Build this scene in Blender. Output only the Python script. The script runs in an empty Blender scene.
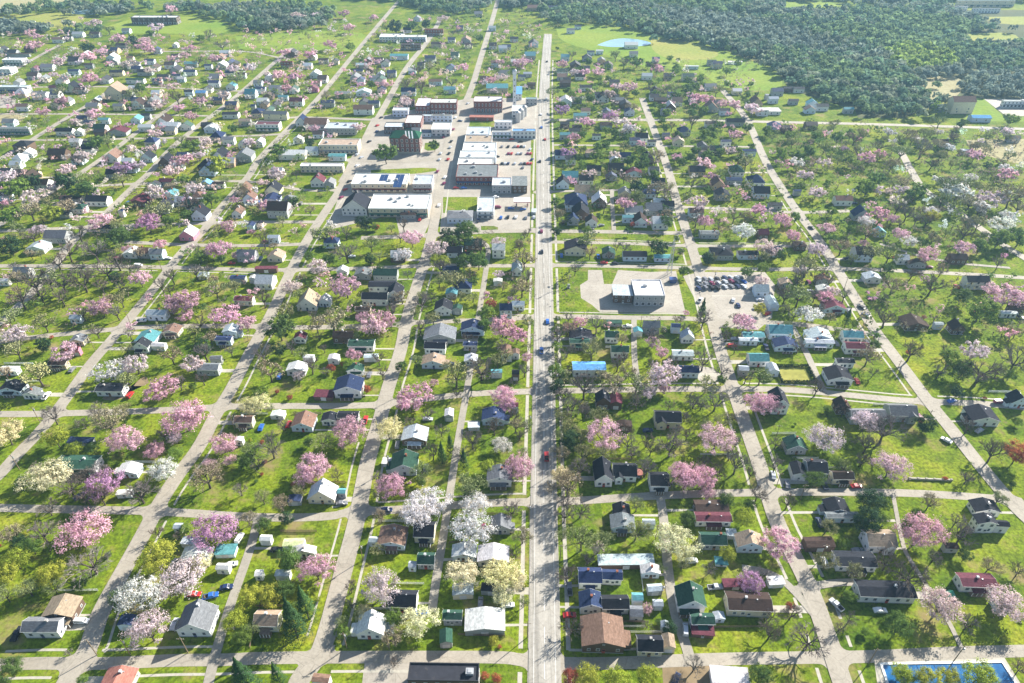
import bpy, math, random, bisect
import numpy as np
R = math.radians
random.seed(7); rng = np.random.default_rng(7)
sc = bpy.context.scene
col = sc.collection
# ------------------------------------------------------------------ camera
W_, H_ = 1024, 683
F = 683.0
PITCH = math.atan(514.0/683.0)
CAMH = 220.0
sp_, cp_ = math.sin(PITCH), math.cos(PITCH)
cd = bpy.data.cameras.new('camera'); cam = bpy.data.objects.new('camera', cd); col.objects.link(cam)
cam.location = (0, 0, CAMH); cam.rotation_euler = (math.pi/2-PITCH, 0, 0)
cd.sensor_fit = 'HORIZONTAL'; cd.sensor_width = 36.0; cd.lens = 36.0*F/W_
cd.clip_start = 0.5; cd.clip_end = 12000
sc.camera = cam
# ------------------------------------------------------------------ light
SUN_EL, SUN_AZ = 30.0, 50.0            # azimuth clockwise from +Y
wd = bpy.data.worlds.new('World'); sc.world = wd; wd.use_nodes = True
nt = wd.node_tree; bg = nt.nodes['Background']; sky = nt.nodes.new('ShaderNodeTexSky')
sky.sky_type = 'NISHITA'; sky.sun_disc = False; sky.sun_elevation = R(SUN_EL); sky.sun_rotation = R(SUN_AZ)
nt.links.new(sky.outputs[0], bg.inputs[0]); bg.inputs[1].default_value = 0.07
sl = bpy.data.lights.new('sun', 'SUN'); so = bpy.data.objects.new('sun', sl); col.objects.link(so)
sl.energy = 5.0; sl.angle = R(0.5); sl.color = (1.0, 0.95, 0.86)
so.rotation_euler = (R(90-SUN_EL), 0, R(180-SUN_AZ)); so.location = (200, 200, 400)
sc.view_settings.view_transform = 'Standard'; sc.view_settings.look = 'None'
sc.view_settings.gamma = 1.0; sc.view_settings.exposure = 1.36
sc.cycles.max_bounces = 5; sc.cycles.diffuse_bounces = 2; sc.cycles.glossy_bounces = 2
sc.cycles.transmission_bounces = 3; sc.cycles.transparent_max_bounces = 4; sc.cycles.volume_bounces = 0

# ------------------------------------------------------------------ mapping: photo pixel <-> a point of the ground plane
def gnd(px, py, z=0.0):
    dy = py-341.5; down = F*sp_+dy*cp_; fwd = F*cp_-dy*sp_
    t = (CAMH-z)/down
    return ((px-512.0)*t, fwd*t)
def scl(py): return (F*sp_+(py-341.5)*cp_)/CAMH
def proj(X, Y, Z=0.0):
    h = CAMH-Z; zc = Y*cp_+h*sp_; yc = h*cp_-Y*sp_
    return (512+F*X/zc, 341.5+F*yc/zc)

# ------------------------------------------------------------------ materials
def newmat(name):
    m = bpy.data.materials.new(name); m.use_nodes = True
    return m, m.node_tree, m.node_tree.nodes['Principled BSDF']
def N(nt, t, **k):
    n = nt.nodes.new(t)
    for a, b in k.items(): setattr(n, a, b)
    return n
def noise(nt, scale, detail=4, vec=None, rough=.55):
    n = N(nt, 'ShaderNodeTexNoise'); n.inputs['Scale'].default_value = scale; n.inputs['Detail'].default_value = detail
    n.inputs['Roughness'].default_value = rough
    if vec is not None: nt.links.new(vec, n.inputs['Vector'])
    return n.outputs['Fac']
def ramp(nt, fac, stops):
    r = N(nt, 'ShaderNodeValToRGB'); e = r.color_ramp.elements
    while len(e) < len(stops): e.new(0.5)
    for i, (p, c) in enumerate(stops):
        e[i].position = p; e[i].color = (*c, 1) if len(c) == 3 else c
    nt.links.new(fac, r.inputs[0]); return r.outputs[0]
def mix(nt, fac, a, b, mode='MIX'):
    m = N(nt, 'ShaderNodeMix', data_type='RGBA', blend_type=mode)
    for v, s in ((fac, 0), (a, 6), (b, 7)):
        if hasattr(v, 'is_linked') or hasattr(v, 'node'): nt.links.new(v, m.inputs[s])
        elif s == 0: m.inputs[0].default_value = v
        else: m.inputs[s].default_value = (*v, 1)
    return m.outputs[2]
def g3(v): return (v, v, v)
M = {}
def wpos(nt): return N(nt, 'ShaderNodeNewGeometry').outputs['Position']
def N_sep(nt, c):
    s = N(nt, 'ShaderNodeSeparateColor'); nt.links.new(c, s.inputs[0]); return s.outputs[0]
def m_ground():
    m, nt, b = newmat('grass'); p = wpos(nt)
    a = ramp(nt, noise(nt, .02, 5, p), [(.34, (.06, .115, .008)), (.5, (.14, .20, .010)), (.66, (.23, .255, .022))])
    c = ramp(nt, noise(nt, .10, 6, p, .6), [(.34, (.04, .09, .009)), (.52, (.145, .205, .012)), (.7, (.25, .245, .035))])
    x = mix(nt, .55, a, c)
    f = ramp(nt, noise(nt, .75, 5, p, .7), [(.36, g3(.5)), (.64, g3(1.4))])
    x = mix(nt, 1.0, x, f, 'MULTIPLY')
    lv = N(nt, 'ShaderNodeTexVoronoi', distance='CHEBYCHEV'); lv.inputs['Scale'].default_value = .042; nt.links.new(p, lv.inputs['Vector'])
    x = mix(nt, 1.0, x, ramp(nt, N_sep(nt, lv.outputs['Color']), [(0, (.78, .84, .9)), (.5, (1, 1, 1)), (1, (1.22, 1.12, 1.0))]), 'MULTIPLY')
    d = ramp(nt, noise(nt, .05, 7, p, .68), [(.55, g3(0)), (.68, g3(.85))])
    x = mix(nt, d, x, (.25, .19, .095))
    d2 = ramp(nt, noise(nt, .22, 6, p, .72), [(.57, g3(0)), (.70, g3(.75))])
    x = mix(nt, d2, x, (.19, .155, .07))
    nt.links.new(x, b.inputs['Base Color']); b.inputs['Roughness'].default_value = 1; b.inputs['Specular IOR Level'].default_value = .1
    return m
M['grass'] = m_ground()
def m_field(name, c1, c2):
    m, nt, b = newmat(name); p = wpos(nt)
    x = ramp(nt, noise(nt, .012, 6, p), [(.3, c1), (.7, c2)])
    f = ramp(nt, noise(nt, .3, 4, p), [(.3, g3(.8)), (.7, g3(1.2))])
    nt.links.new(mix(nt, 1, x, f, 'MULTIPLY'), b.inputs['Base Color']); b.inputs['Roughness'].default_value = 1; b.inputs['Specular IOR Level'].default_value = .1
    return m
M['field_green'] = m_field('field_green', (.12, .22, .02), (.24, .28, .04))
M['field_yellow'] = m_field('field_yellow', (.20, .25, .04), (.32, .29, .08))
M['field_tan'] = m_field('field_tan', (.30, .26, .14), (.36, .33, .18))
M['dirt'] = m_field('dirt', (.28, .21, .13), (.17, .13, .07))
M['scrub'] = m_field('scrub_floor', (.06, .08, .03), (.12, .12, .05))
def m_pave(name, c1, c2, crack=.5, sc1=.08, track=False):
    m, nt, b = newmat(name); p = wpos(nt)
    x = ramp(nt, noise(nt, sc1, 6, p, .6), [(.3, c1), (.7, c2)])
    f = ramp(nt, noise(nt, .9, 5, p, .7), [(.3, g3(.82)), (.7, g3(1.1))])
    x = mix(nt, 1, x, f, 'MULTIPLY')
    st = ramp(nt, noise(nt, .35, 6, p, .75), [(.54, g3(0)), (.68, g3(.45))]); x = mix(nt, st, x, tuple(q*.5 for q in c1))
    if track:
        mp = N(nt, 'ShaderNodeMapping'); mp.inputs['Scale'].default_value = (1.0, .012, 1); nt.links.new(p, mp.inputs[0])
        x = mix(nt, 1, x, ramp(nt, noise(nt, .9, 3, mp.outputs[0]), [(.35, g3(.74)), (.6, g3(1.1))]), 'MULTIPLY')
    v = N(nt, 'ShaderNodeTexVoronoi', feature='DISTANCE_TO_EDGE'); v.inputs['Scale'].default_value = .16
    nt.links.new(p, v.inputs['Vector'])
    k = ramp(nt, v.outputs['Distance'], [(0, g3(crack)), (.02, g3(0))])
    x = mix(nt, k, x, tuple(q*.55 for q in c1))
    nt.links.new(x, b.inputs['Base Color']); b.inputs['Roughness'].default_value = .85
    return m
M['road'] = m_pave('road_surface', (.30, .265, .21), (.385, .345, .28))
M['road2'] = m_pave('main_road_surface', (.31, .285, .24), (.39, .365, .32), .45, .05, True)
M['alley'] = m_pave('alley_gravel', (.27, .245, .20), (.37, .335, .27), .2)
M['walk'] = m_pave('sidewalk_concrete', (.38, .35, .28), (.46, .43, .36), .1)
M['lot'] = m_pave('parking_concrete', (.31, .275, .225), (.41, .37, .31), .5)
M['line'] = m_pave('road_paint', (.55, .54, .5), (.66, .65, .62), .1)
def m_obj(name, rough=.8, var=.12, nscale=.8, streak=False, spec=.3, metal=0, stain=.3):
    """paint / shingle / metal whose own colour is the object's colour"""
    m, nt, b = newmat(name); oi = N(nt, 'ShaderNodeObjectInfo'); tc = N(nt, 'ShaderNodeTexCoord')
    f = ramp(nt, noise(nt, nscale, 5, tc.outputs['Object'], .65), [(.3, g3(1-var)), (.7, g3(1+var))])
    x = mix(nt, 1, oi.outputs['Color'], f, 'MULTIPLY')
    if streak:
        mp = N(nt, 'ShaderNodeMapping'); mp.inputs['Scale'].default_value = (.6, .6, 6); nt.links.new(tc.outputs['Object'], mp.inputs[0])
        f2 = ramp(nt, noise(nt, 1.1, 3, mp.outputs[0]), [(.35, g3(1-var)), (.65, g3(1+var*.6))])
        x = mix(nt, 1, x, f2, 'MULTIPLY')
        s = ramp(nt, noise(nt, .5, 6, tc.outputs['Object'], .7), [(.6, g3(0)), (.72, g3(stain))])
        x = mix(nt, s, x, (.16, .13, .09))
    nt.links.new(x, b.inputs['Base Color']); b.inputs['Roughness'].default_value = rough
    b.inputs['Specular IOR Level'].default_value = spec; b.inputs['Metallic'].default_value = metal
    return m
M['wall'] = m_obj('painted_siding', .75, .10, .5, True)
M['roof'] = m_obj('roof_covering', .9, .22, 1.2, True, .08, 0, .12)
M['flatroof'] = m_obj('flat_roof_membrane', .8, .18, .25, True)
M['paint'] = m_obj('gloss_paint', .3, .05, 1, spec=.5)
M['trim'] = m_obj('trim_paint', .6, .05)
def simple(name, c, rough=.6, metal=0, var=.12, scale=2.0):
    m, nt, b = newmat(name); tc = N(nt, 'ShaderNodeTexCoord')
    f = ramp(nt, noise(nt, scale, 4, tc.outputs['Object']), [(.3, tuple(q*(1-var) for q in c)), (.7, tuple(min(1, q*(1+var)) for q in c))])
    nt.links.new(f, b.inputs['Base Color']); b.inputs['Roughness'].default_value = rough; b.inputs['Metallic'].default_value = metal
    return m
M['glass'] = simple('window_glass', (.025, .035, .05), .12)
M['solar'] = simple('solar_cells', (.02, .05, .14), .2)
M['bark'] = simple('bark', (.085, .066, .05), .95, 0, .3, 3)
M['rubber'] = simple('rubber', (.02, .02, .02), .9)
M['metalgrey'] = simple('galvanised_metal', (.42, .43, .44), .5, .3)
M['wood'] = simple('weathered_wood', (.22, .16, .10), .9, 0, .25)
M['white'] = simple('white_paint', (.78, .78, .76), .6)
M['water'] = simple('pool_water', (.02, .12, .30), .1, 0, .35, .25)
M['pond'] = simple('pond_water', (.22, .36, .46), .1, 0, .15, .02)
def m_leaf(name, lo=.72, hi=1.25, trans=.28, alt=None, altf=.0):
    m, nt, b = newmat(name); oi = N(nt, 'ShaderNodeObjectInfo'); ge = N(nt, 'ShaderNodeNewGeometry'); tc = N(nt, 'ShaderNodeTexCoord')
    r = ge.outputs['Random Per Island']
    f = ramp(nt, r, [(0, g3(lo)), (1, g3(hi))])
    x = mix(nt, 1, oi.outputs['Color'], f, 'MULTIPLY')
    n2 = ramp(nt, noise(nt, 5, 2, tc.outputs['Object']), [(.35, g3(.8)), (.65, g3(1.15))])
    x = mix(nt, 1, x, n2, 'MULTIPLY')
    if alt:
        k = ramp(nt, r, [(altf, g3(1)), (altf+.01, g3(0))]); x = mix(nt, k, x, alt)
    nt.links.new(x, b.inputs['Base Color']); b.inputs['Roughness'].default_value = .85; b.inputs['Specular IOR Level'].default_value = .15
    t = N(nt, 'ShaderNodeBsdfTranslucent'); nt.links.new(x, t.inputs[0])
    ms = N(nt, 'ShaderNodeMixShader'); ms.inputs[0].default_value = trans
    nt.links.new(b.outputs[0], ms.inputs[1]); nt.links.new(t.outputs[0], ms.inputs[2])
    nt.links.new(ms.outputs[0], nt.nodes['Material Output'].inputs[0])
    return m
M['blossom'] = m_leaf('blossom', .78, 1.18, .42, (.34, .25, .16), .09)
M['leaf'] = m_leaf('leaf', .6, 1.4, .42)
M['needle'] = m_leaf('needles', .6, 1.4, .1)
M['twig'] = m_leaf('twig', .7, 1.3, .0)
def m_woods():
    m, nt, b = newmat('woods_foliage'); a = N(nt, 'ShaderNodeAttribute', attribute_name='tint'); ge = N(nt, 'ShaderNodeNewGeometry')
    f = ramp(nt, ge.outputs['Random Per Island'], [(0, g3(.65)), (1, g3(1.35))])
    nt.links.new(mix(nt, 1, a.outputs['Color'], f, 'MULTIPLY'), b.inputs['Base Color']); b.inputs['Roughness'].default_value = .9
    b.inputs['Specular IOR Level'].default_value = .1
    t = N(nt, 'ShaderNodeBsdfTranslucent'); nt.links.new(b.inputs['Base Color'].links[0].from_socket, t.inputs[0])
    ms = N(nt, 'ShaderNodeMixShader'); ms.inputs[0].default_value = .4
    nt.links.new(b.outputs[0], ms.inputs[1]); nt.links.new(t.outputs[0], ms.inputs[2]); nt.links.new(ms.outputs[0], nt.nodes['Material Output'].inputs[0])
    return m
M['woods'] = m_woods()
def m_tint():
    m, nt, b = newmat('tinted_siding'); a = N(nt, 'ShaderNodeAttribute', attribute_name='tint')
    nt.links.new(a.outputs['Color'], b.inputs['Base Color']); b.inputs['Roughness'].default_value = .8; return m
M['tinted'] = m_tint()

# ------------------------------------------------------------------ mesh helpers
class MB:
    def __init__(s): s.v = []; s.f = []; s.m = []
    def add(s, vs, fs, mi=0):
        o = len(s.v); s.v += vs; s.f += [tuple(i+o for i in f) for f in fs]; s.m += [mi]*len(fs); return s
    def box(s, x0, y0, z0, x1, y1, z1, mi=0):
        return s.add([(x0,y0,z0),(x1,y0,z0),(x1,y1,z0),(x0,y1,z0),(x0,y0,z1),(x1,y0,z1),(x1,y1,z1),(x0,y1,z1)],
              [(0,3,2,1),(4,5,6,7),(0,1,5,4),(1,2,6,5),(2,3,7,6),(3,0,4,7)], mi)
    def prism(s, pts, y0, y1, mi=0, axis='y'):
        """closed section pts (a,z) extruded along y (or x)"""
        n = len(pts)
        if axis == 'y': vs = [(a, y0, z) for a, z in pts]+[(a, y1, z) for a, z in pts]
        else: vs = [(y0, a, z) for a, z in pts]+[(y1, a, z) for a, z in pts]
        fs = [tuple(range(n)), tuple(range(2*n-1, n-1, -1))]+[(i, i+n, (i+1) % n+n, (i+1) % n) for i in range(n)]
        return s.add(vs, fs, mi)
    def tube(s, p, q, r0, r1, n=5, mi=0, cap=False):
        p = np.array(p, float); q = np.array(q, float); d = q-p; L = np.linalg.norm(d)
        if L < 1e-6: return s
        d /= L; a = np.cross(d, (0, 0, 1.0) if abs(d[2]) < .9 else (1.0, 0, 0)); a /= np.linalg.norm(a); b = np.cross(d, a)
        vs = []
        for c, r in ((p, r0), (q, r1)):
            for k in range(n):
                t = 2*math.pi*k/n; w = c+(a*math.cos(t)+b*math.sin(t))*r; vs.append(tuple(w))
        fs = [(k, (k+1) % n, (k+1) % n+n, k+n) for k in range(n)]
        if cap: fs += [tuple(range(n-1, -1, -1)), tuple(range(n, 2*n))]
        return s.add(vs, fs, mi)
    def mesh(s, name, mats):
        me = bpy.data.meshes.new(name); me.from_pydata(s.v, [], s.f)
        for m in (mats if isinstance(mats, (list, tuple)) else [mats]): me.materials.append(M[m])
        me.polygons.foreach_set('material_index', s.m); me.update(); return me
def obj(name, me, parent=None, loc=None, rot=0, scale=None, color=None):
    o = bpy.data.objects.new(name, me); col.objects.link(o)
    if parent: o.parent = parent
    if loc is not None: o.location = loc
    if rot: o.rotation_euler = (0, 0, rot)
    if scale is not None: o.scale = (scale,)*3 if isinstance(scale, (int, float)) else scale
    if color is not None: o.color = (*color, 1)
    return o
def struct(name, me, z=None):
    o = obj(name, me); o['kind'] = 'structure'
    if z: o.location.z = z
    return o
things = []        # every top-level thing, for the labels
def thing(o, cat, look, group=None, **k):
    o['category'] = cat
    if group: o['group'] = group
    things.append(dict(o=o, cat=cat, look=look, x=o.location.x, y=o.location.y, **k))
    return o

# ------------------------------------------------------------------ setting: ground, roads
S = 5000
mb = MB(); n = 40
xs = np.linspace(-S, S, n+1); ys = np.linspace(-1500, 8500, n+1)
for yv in ys:
    for xv in xs: mb.v.append((float(xv), float(yv), 0.0))
for j in range(n):
    for i in range(n): mb.f.append((j*(n+1)+i, j*(n+1)+i+1, (j+1)*(n+1)+i+1, (j+1)*(n+1)+i)); mb.m.append(0)
struct('ground', mb.mesh('ground', 'grass'))

def smooth(pts, it=2):
    for _ in range(it):
        q = [pts[0]]
        for a, b in zip(pts, pts[1:]):
            q += [(a[0]*.75+b[0]*.25, a[1]*.75+b[1]*.25), (a[0]*.25+b[0]*.75, a[1]*.25+b[1]*.75)]
        pts = q+[pts[-1]]
    return pts
def offset(pts, off):
    out = []
    for i, p in enumerate(pts):
        a = pts[max(0, i-1)]; b = pts[min(len(pts)-1, i+1)]
        dx, dy = b[0]-a[0], b[1]-a[1]; L = math.hypot(dx, dy) or 1
        out.append((p[0]-dy/L*off, p[1]+dx/L*off))
    return out
def strip(mb, pts, w, z, off=0.0, jitter=0):
    a, b = [], []
    for l, r in zip(offset(pts, off+w/2), offset(pts, off-w/2)):
        a.append((l[0], l[1], z)); b.append((r[0], r[1], z))
    n = len(pts); mb.add(a+b, [(i+n, i+1+n, i+1, i) for i in range(n-1)])
def resample(pts, step):
    out = [pts[0]]; acc = 0
    for a, b in zip(pts, pts[1:]):
        L = math.hypot(b[0]-a[0], b[1]-a[1]); t = step-acc
        while t < L:
            out.append((a[0]+(b[0]-a[0])*t/L, a[1]+(b[1]-a[1])*t/L)); t += step
        acc = (acc+L) % step
    out.append(pts[-1]); return out
# avenues run away from the camera, streets run across; all read off the photograph and laid on the ground plane
AV = {
 'main': ([(545,760),(544.5,683),(544.5,600),(543.7,525),(544,420),(544,300),(543.5,170),(544,100),(546,60),(548,34)], 10.6, 'road2'),
 'L1': ([(287,720),(297,683),(312,664),(323.5,648),(341,580),(356,525),(362,492),(368,459),(381,417),(388,387),(401,352),(406,321),(416,288),(428,253),(436,216),(440,186),(448,140),(456,120),(471,92),(481,57),(491,25),(500,-8)], 6.8, 'road'),
 'L2': ([(58,700),(72,672),(88,650),(92,638),(100,613),(125,568),(147,528),(160,502),(180,472),(200,447),(217,412),(232,389),(250,352),(271,316),(288,276),(308,238),(328,208),(343,186),(353,160),(383,110),(406,67),(428,42),(440,20)], 6.6, 'road'),
 'L3': ([(-30,500),(0,475),(15,457),(40,432),(60,407),(78,382),(92,362),(110,342),(140,306),(160,281),(182,251),(200,236),(220,208),(250,176),(256,162),(285,132),(313,105),(335,78),(356,52),(391,10),(410,-12)], 6.2, 'road'),
 'L4': ([(-20,335),(0,323),(12,313),(37,288),(57,263),(72,241),(95,223),(112,208),(132,188),(150,173),(160,160),(180,140),(217,112),(242,92),(268,68),(292,48)], 6.0, 'road'),
 'L5': ([(-20,238),(15,215),(70,180),(105,157),(140,130),(160,115),(185,97)], 5.5, 'road'),
 'L6': ([(-20,168),(0,160),(60,122),(105,95),(118,82)], 5.5, 'road'),
 'L7': ([(-20,88),(0,78),(22,66),(37,57),(60,45)], 5.5, 'road'),
 'R1': ([(860,720),(845,690),(840,676),(828,638),(810,588),(795,558),(775,520),(762,472),(747,430),(734,392),(727,370),(719,347),(710,310),(697,264),(687,233),(677,203),(667,165),(652,125),(642,98)], 6.6, 'road'),
 'R2': ([(1070,560),(1040,530),(1015,507),(985,472),(955,434),(930,404),(908,374),(885,344),(875,331),(855,298),(835,266),(818,238),(800,216),(778,183),(764,160),(747,117),(722,90)], 6.6, 'road'),
 'R3': ([(1060,278),(1024,258),(1000,243),(973,223),(943,201),(923,191),(908,165),(900,150)], 6.0, 'road'),
}
ST = {
 'C1': ([(-40,667),(15,664),(45,663),(100,664),(175,660),(225,660),(256,658),(356,657),(431,657),(506,657),(520,660),(570,664),(625,663),(687,660),(762,658),(868,657),(943,653),(1018,651),(1070,650)], 4.3),
 'C2': ([(-40,506),(0,508),(100,510),(160,511),(256,518),(331,517),(346,512),(396,510),(456,505),(506,502),(562,502),(662,495),(762,492),(893,492),(980,497),(1018,501)], 4.0),
 'C3': ([(-40,415),(0,414),(37,414),(75,413),(150,411),(220,407),(256,406),(356,406),(386,404),(431,398),(468,394),(506,392),(549,391),(662,389),(724,389),(788,389),(868,397),(908,401),(943,402),(993,404),(1060,412)], 4.2),
 'C4': ([(-20,345),(32,337),(107,330),(137,327),(200,326),(250,326),(291,328),(381,326),(431,321),(468,321),(520,318),(557,316),(637,318),(687,318),(712,321),(793,323),(850,331),(873,334)], 4.2),
 'C5': ([(-20,266),(75,266),(160,267),(250,270),(291,270),(381,268),(431,265),(506,266),(554,265),(662,267),(762,270),(833,268),(908,271),(1018,277),(1060,281)], 4.2),
 'C5b': ([(125,242),(185,245),(250,246),(305,244)], 4.0),
 'C6': ([(361,238),(418,236),(481,232),(506,231),(554,231),(624,232),(662,233),(686,233)], 5.0),
 'C6b': ([(548,242),(624,243),(682,246),(762,246),(820,246)], 4.0),
 'C7': ([(-20,232),(92,227),(210,223),(256,222),(318,222)], 4.2),
 'C8': ([(678,207),(762,210),(795,213),(850,211)], 4.0),
 'C9': ([(95,186),(150,183),(256,180),(301,191),(340,190)], 4.0),
 'C10': ([(350,160),(416,162),(442,158),(442,150)], 6.0),
 'C11': ([(554,145),(662,146),(757,147)], 3.6),
 'C12': ([(-20,141),(125,139),(250,136),(284,134)], 4.2),
 'C13': ([(285,118),(303,117),(373,120),(452,122)], 5.0),
 'C14': ([(540,120),(594,120),(687,120),(737,121),(768,122),(868,124),(1024,129),(1090,131)], 6.2),
 'C15': ([(-20,114),(110,114),(210,116)], 4.0),
 'C16': ([(-20,88),(125,86),(237,91),(262,92)], 4.0),
 'C17': ([(140,52),(200,51),(250,51),(280,58)], 4.0),
 'C18': ([(540,192),(612,190),(672,190)], 3.4),
 'A1': ([(452,240),(490,240),(486,271),(478,320),(468,385),(458,440),(446,520),(436,580),(432,612)], 3.2),
 'A2': ([(612,190),(612,203),(614,231)], 3.0),
 'A3': ([(634,318),(634,354),(636,372),(640,389)], 3.0),
 'A4': ([(660,497),(664,520),(667,563),(674,613),(687,648),(690,660)], 3.6),
 'A5': ([(258,518),(252,545),(232,600),(217,648),(213,664),(200,720)], 3.4),
 'A6': ([(790,323),(805,349),(820,384),(824,392)], 3.4),
 'P1': ([(893,495),(903,548),(910,560),(928,588),(948,620),(960,645),(963,652)], 1.6),
 'A7': ([(828,632),(790,585),(768,572),(742,568)], 3.0),
 'A8': ([(795,590),(830,583),(858,582)], 3.0),
 'A9': ([(880,244),(940,262),(1010,268)], 2.6),
}
AVW = {k: smooth([gnd(*p) for p in v[0]]) for k, v in AV.items()}
STW = {k: smooth([gnd(*p) for p in v[0]]) for k, v in ST.items()}
zi = 0.04
for k, w in STW.items():
    mb = MB(); strip(mb, w, ST[k][1], 0)
    small = k[0] in 'AP'
    o = struct('alley' if small else 'street', mb.mesh('street', 'alley' if small else 'road'), zi); zi += .004
for k, w in AVW.items():
    if k == 'main': continue
    mb = MB(); strip(mb, w, AV[k][1], 0); struct('road', mb.mesh('road', AV[k][2]), zi); zi += .004
mb = MB(); strip(mb, AVW['main'], AV['main'][1], 0); struct('main_road', mb.mesh('main_road', 'road2'), zi); zi += .004
ZR = zi
# painted centre line and edge lines of the main road
mb = MB()
cl = resample(AVW['main'], 6.0)
for i in range(0, len(cl)-1):
    if i % 2 == 0: strip(mb, cl[i:i+2], .22, 0)
strip(mb, AVW['main'], .16, 0, 3.6); strip(mb, AVW['main'], .16, 0, -3.6)
struct('road_markings', mb.mesh('road_markings', 'line'), ZR+.004)
# all road points with half widths, for keeping clear of the roads
RP = []
for D, Wd in ((AVW, AV), (STW, ST)):
    for k, w in D.items():
        for p in resample(w, 3.0): RP.append((p[0], p[1], Wd[k][1]/2))
RPn = np.array(RP)
def roadclear(x, y, r=0):
    d = np.hypot(RPn[:, 0]-x, RPn[:, 1]-y)-RPn[:, 2]-r
    return d.min() > 0
# junction aprons with rounded corners
junc = []
def cross(P, Q):
    out = []
    for a, b in zip(P, P[1:]):
        for c, d in zip(Q, Q[1:]):
            rx, ry = b[0]-a[0], b[1]-a[1]; sx, sy = d[0]-c[0], d[1]-c[1]; den = rx*sy-ry*sx
            if abs(den) < 1e-9: continue
            t = ((c[0]-a[0])*sy-(c[1]-a[1])*sx)/den; u = ((c[0]-a[0])*ry-(c[1]-a[1])*rx)/den
            if 0 <= t <= 1 and 0 <= u <= 1: out.append((a[0]+rx*t, a[1]+ry*t, rx, ry, sx, sy))
    return out
mb = MB()
for ka, A in AVW.items():
    for ks, Bq in STW.items():
        for (x, y, rx, ry, sx, sy) in cross(A, Bq):
            wa, ws = AV[ka][1]/2, ST[ks][1]/2; junc.append((x, y, wa, ws, ka, ks))
            la, ls = math.hypot(rx, ry), math.hypot(sx, sy); u = (rx/la, ry/la); v = (sx/ls, sy/ls); e = 2.6 if ks[0] == 'C' else 1.4
            vs = []
            for su, sv in ((1,1),(-1,1),(-1,-1),(1,-1)):
                cs = []
                for t in (0, .25, .5, .75, 1):
                    a = t*math.pi/2
                    pu = ws+e*(1-math.sin(a)); pv = wa+e*(1-math.cos(a))
                    cs.append((x+u[0]*pu*su+v[0]*pv*sv, y+u[1]*pu*su+v[1]*pv*sv, 0))
                if su*sv < 0: cs.reverse()
                vs += cs
            if sum(vs[i][0]*vs[(i+1) % len(vs)][1]-vs[i][1]*vs[(i+1) % len(vs)][0] for i in range(len(vs))) < 0: vs.reverse()
            zz = .0004*(len(junc) % 9); mb.add([(q[0], q[1], zz) for q in vs], [tuple(range(len(vs)))])
struct('street_junctions', mb.mesh('street_junctions', 'road'), .036)
# sidewalks: along each side of the avenues, broken where a street crosses
def near_street(x, y):
    for (jx, jy, wa, ws, ka, ks) in junc:
        if abs(jx-x) < wa+9 and abs(jy-y) < ws+.8: return True
    return False
mb = MB()
def walk_along(w, off, wd, y0, y1):
    pts = offset(resample(w, 2.0), off); run = []
    for p in pts:
        px, py = proj(*p)
        ok = y0 <= py <= y1 and not near_street(*p)
        if ok: run.append(p)
        if (not ok or p is pts[-1]) and len(run) > 1: strip(mb, run, wd, 0); run = []
        if not ok: run = []
walk_along(AVW['main'], 8.0, 1.5, 60, 760); walk_along(AVW['main'], -8.0, 1.5, 60, 760)
walk_along(AVW['L1'], -6.8, 1.0, 150, 655); walk_along(AVW['L1'], 6.4, .8, 440, 640)
walk_along(AVW['L2'], -6.2, .9, 180, 655); walk_along(AVW['L3'], -6.0, .9, 120, 330)
walk_along(AVW['R1'], 6.8, 1.1, 130, 720); walk_along(AVW['R1'], -6.8, 1.1, 380, 720); walk_along(AVW['R2'], 6.4, .9, 200, 400)
struct('sidewalk', mb.mesh('sidewalk', 'walk'), .03)
mb = MB()
def walk_across(k, off, x0, x1, wd=.9):
    pts = offset(resample(STW[k], 2.0), off); run = []
    for p in pts:
        px, py = proj(*p); ok = x0 <= px <= x1 and all(abs(jx-p[0]) > wa+2.2 or ks != k for (jx, jy, wa, ws, ka, ks) in junc)
        if ok: run.append(p)
        else:
            if len(run) > 1: strip(mb, run, wd, 0)
            run = []
    if len(run) > 1: strip(mb, run, wd, 0)
for a in (('C1', 4.6, 0, 225), ('C1', -4.8, 0, 420), ('C1', 4.6, 560, 640), ('C2', 4.4, 330, 560), ('C3', 4.2, 550, 1000), ('C3', -4.2, 720, 900),
          ('C5', 4.2, 555, 700), ('C6b', 4.0, 560, 820), ('C5', -4.2, 0, 260), ('C4', 4.2, 550, 690)): walk_across(*a)
struct('footpath', mb.mesh('footpath', 'walk'), .026)
# kerbs of the main road
mb = MB()
for sgn in (1, -1):
    pts = offset(resample(AVW['main'], 2.0), sgn*(5.3+.1)); run = []
    for p in pts:
        if near_street(*p) or proj(*p)[1] < 60:
            if len(run) > 1:
                for a, b in zip(run, run[1:]):
                    mb.box(a[0]-.1, min(a[1], b[1]), 0, a[0]+.1, max(a[1], b[1]), .13)
            run = []
        else: run.append(p)
struct('kerb', mb.mesh('kerb', 'walk'))
def poly(name, pts, mat, z, it=0):
    if it: pts = smooth(pts+[pts[0]], it)[:-1]
    w = [(*gnd(*p), 0.0) for p in pts]
    me = MB().add(w, [tuple(range(len(w)))]).mesh(name, mat)
    if me.polygons[0].normal.z < 0: me.flip_normals()
    return struct(name, me, z)
poly('parking_lot', [(588,270),(602,270),(604,284),(612,284),(618,270),(650,272),(676,271),(686,315),(668,313),(600,312),(592,305),(581,298),(580,285),(588,280)], 'lot', .012)
poly('parking_lot', [(683,276),(700,272),(765,272),(775,285),(772,318),(758,330),(716,327),(712,316),(700,309),(690,290)], 'lot', .014)
poly('parking_lot', [(445,166),(470,160),(541,160),(540,231),(520,232),(470,232),(440,232)], 'lot', .010)
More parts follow.
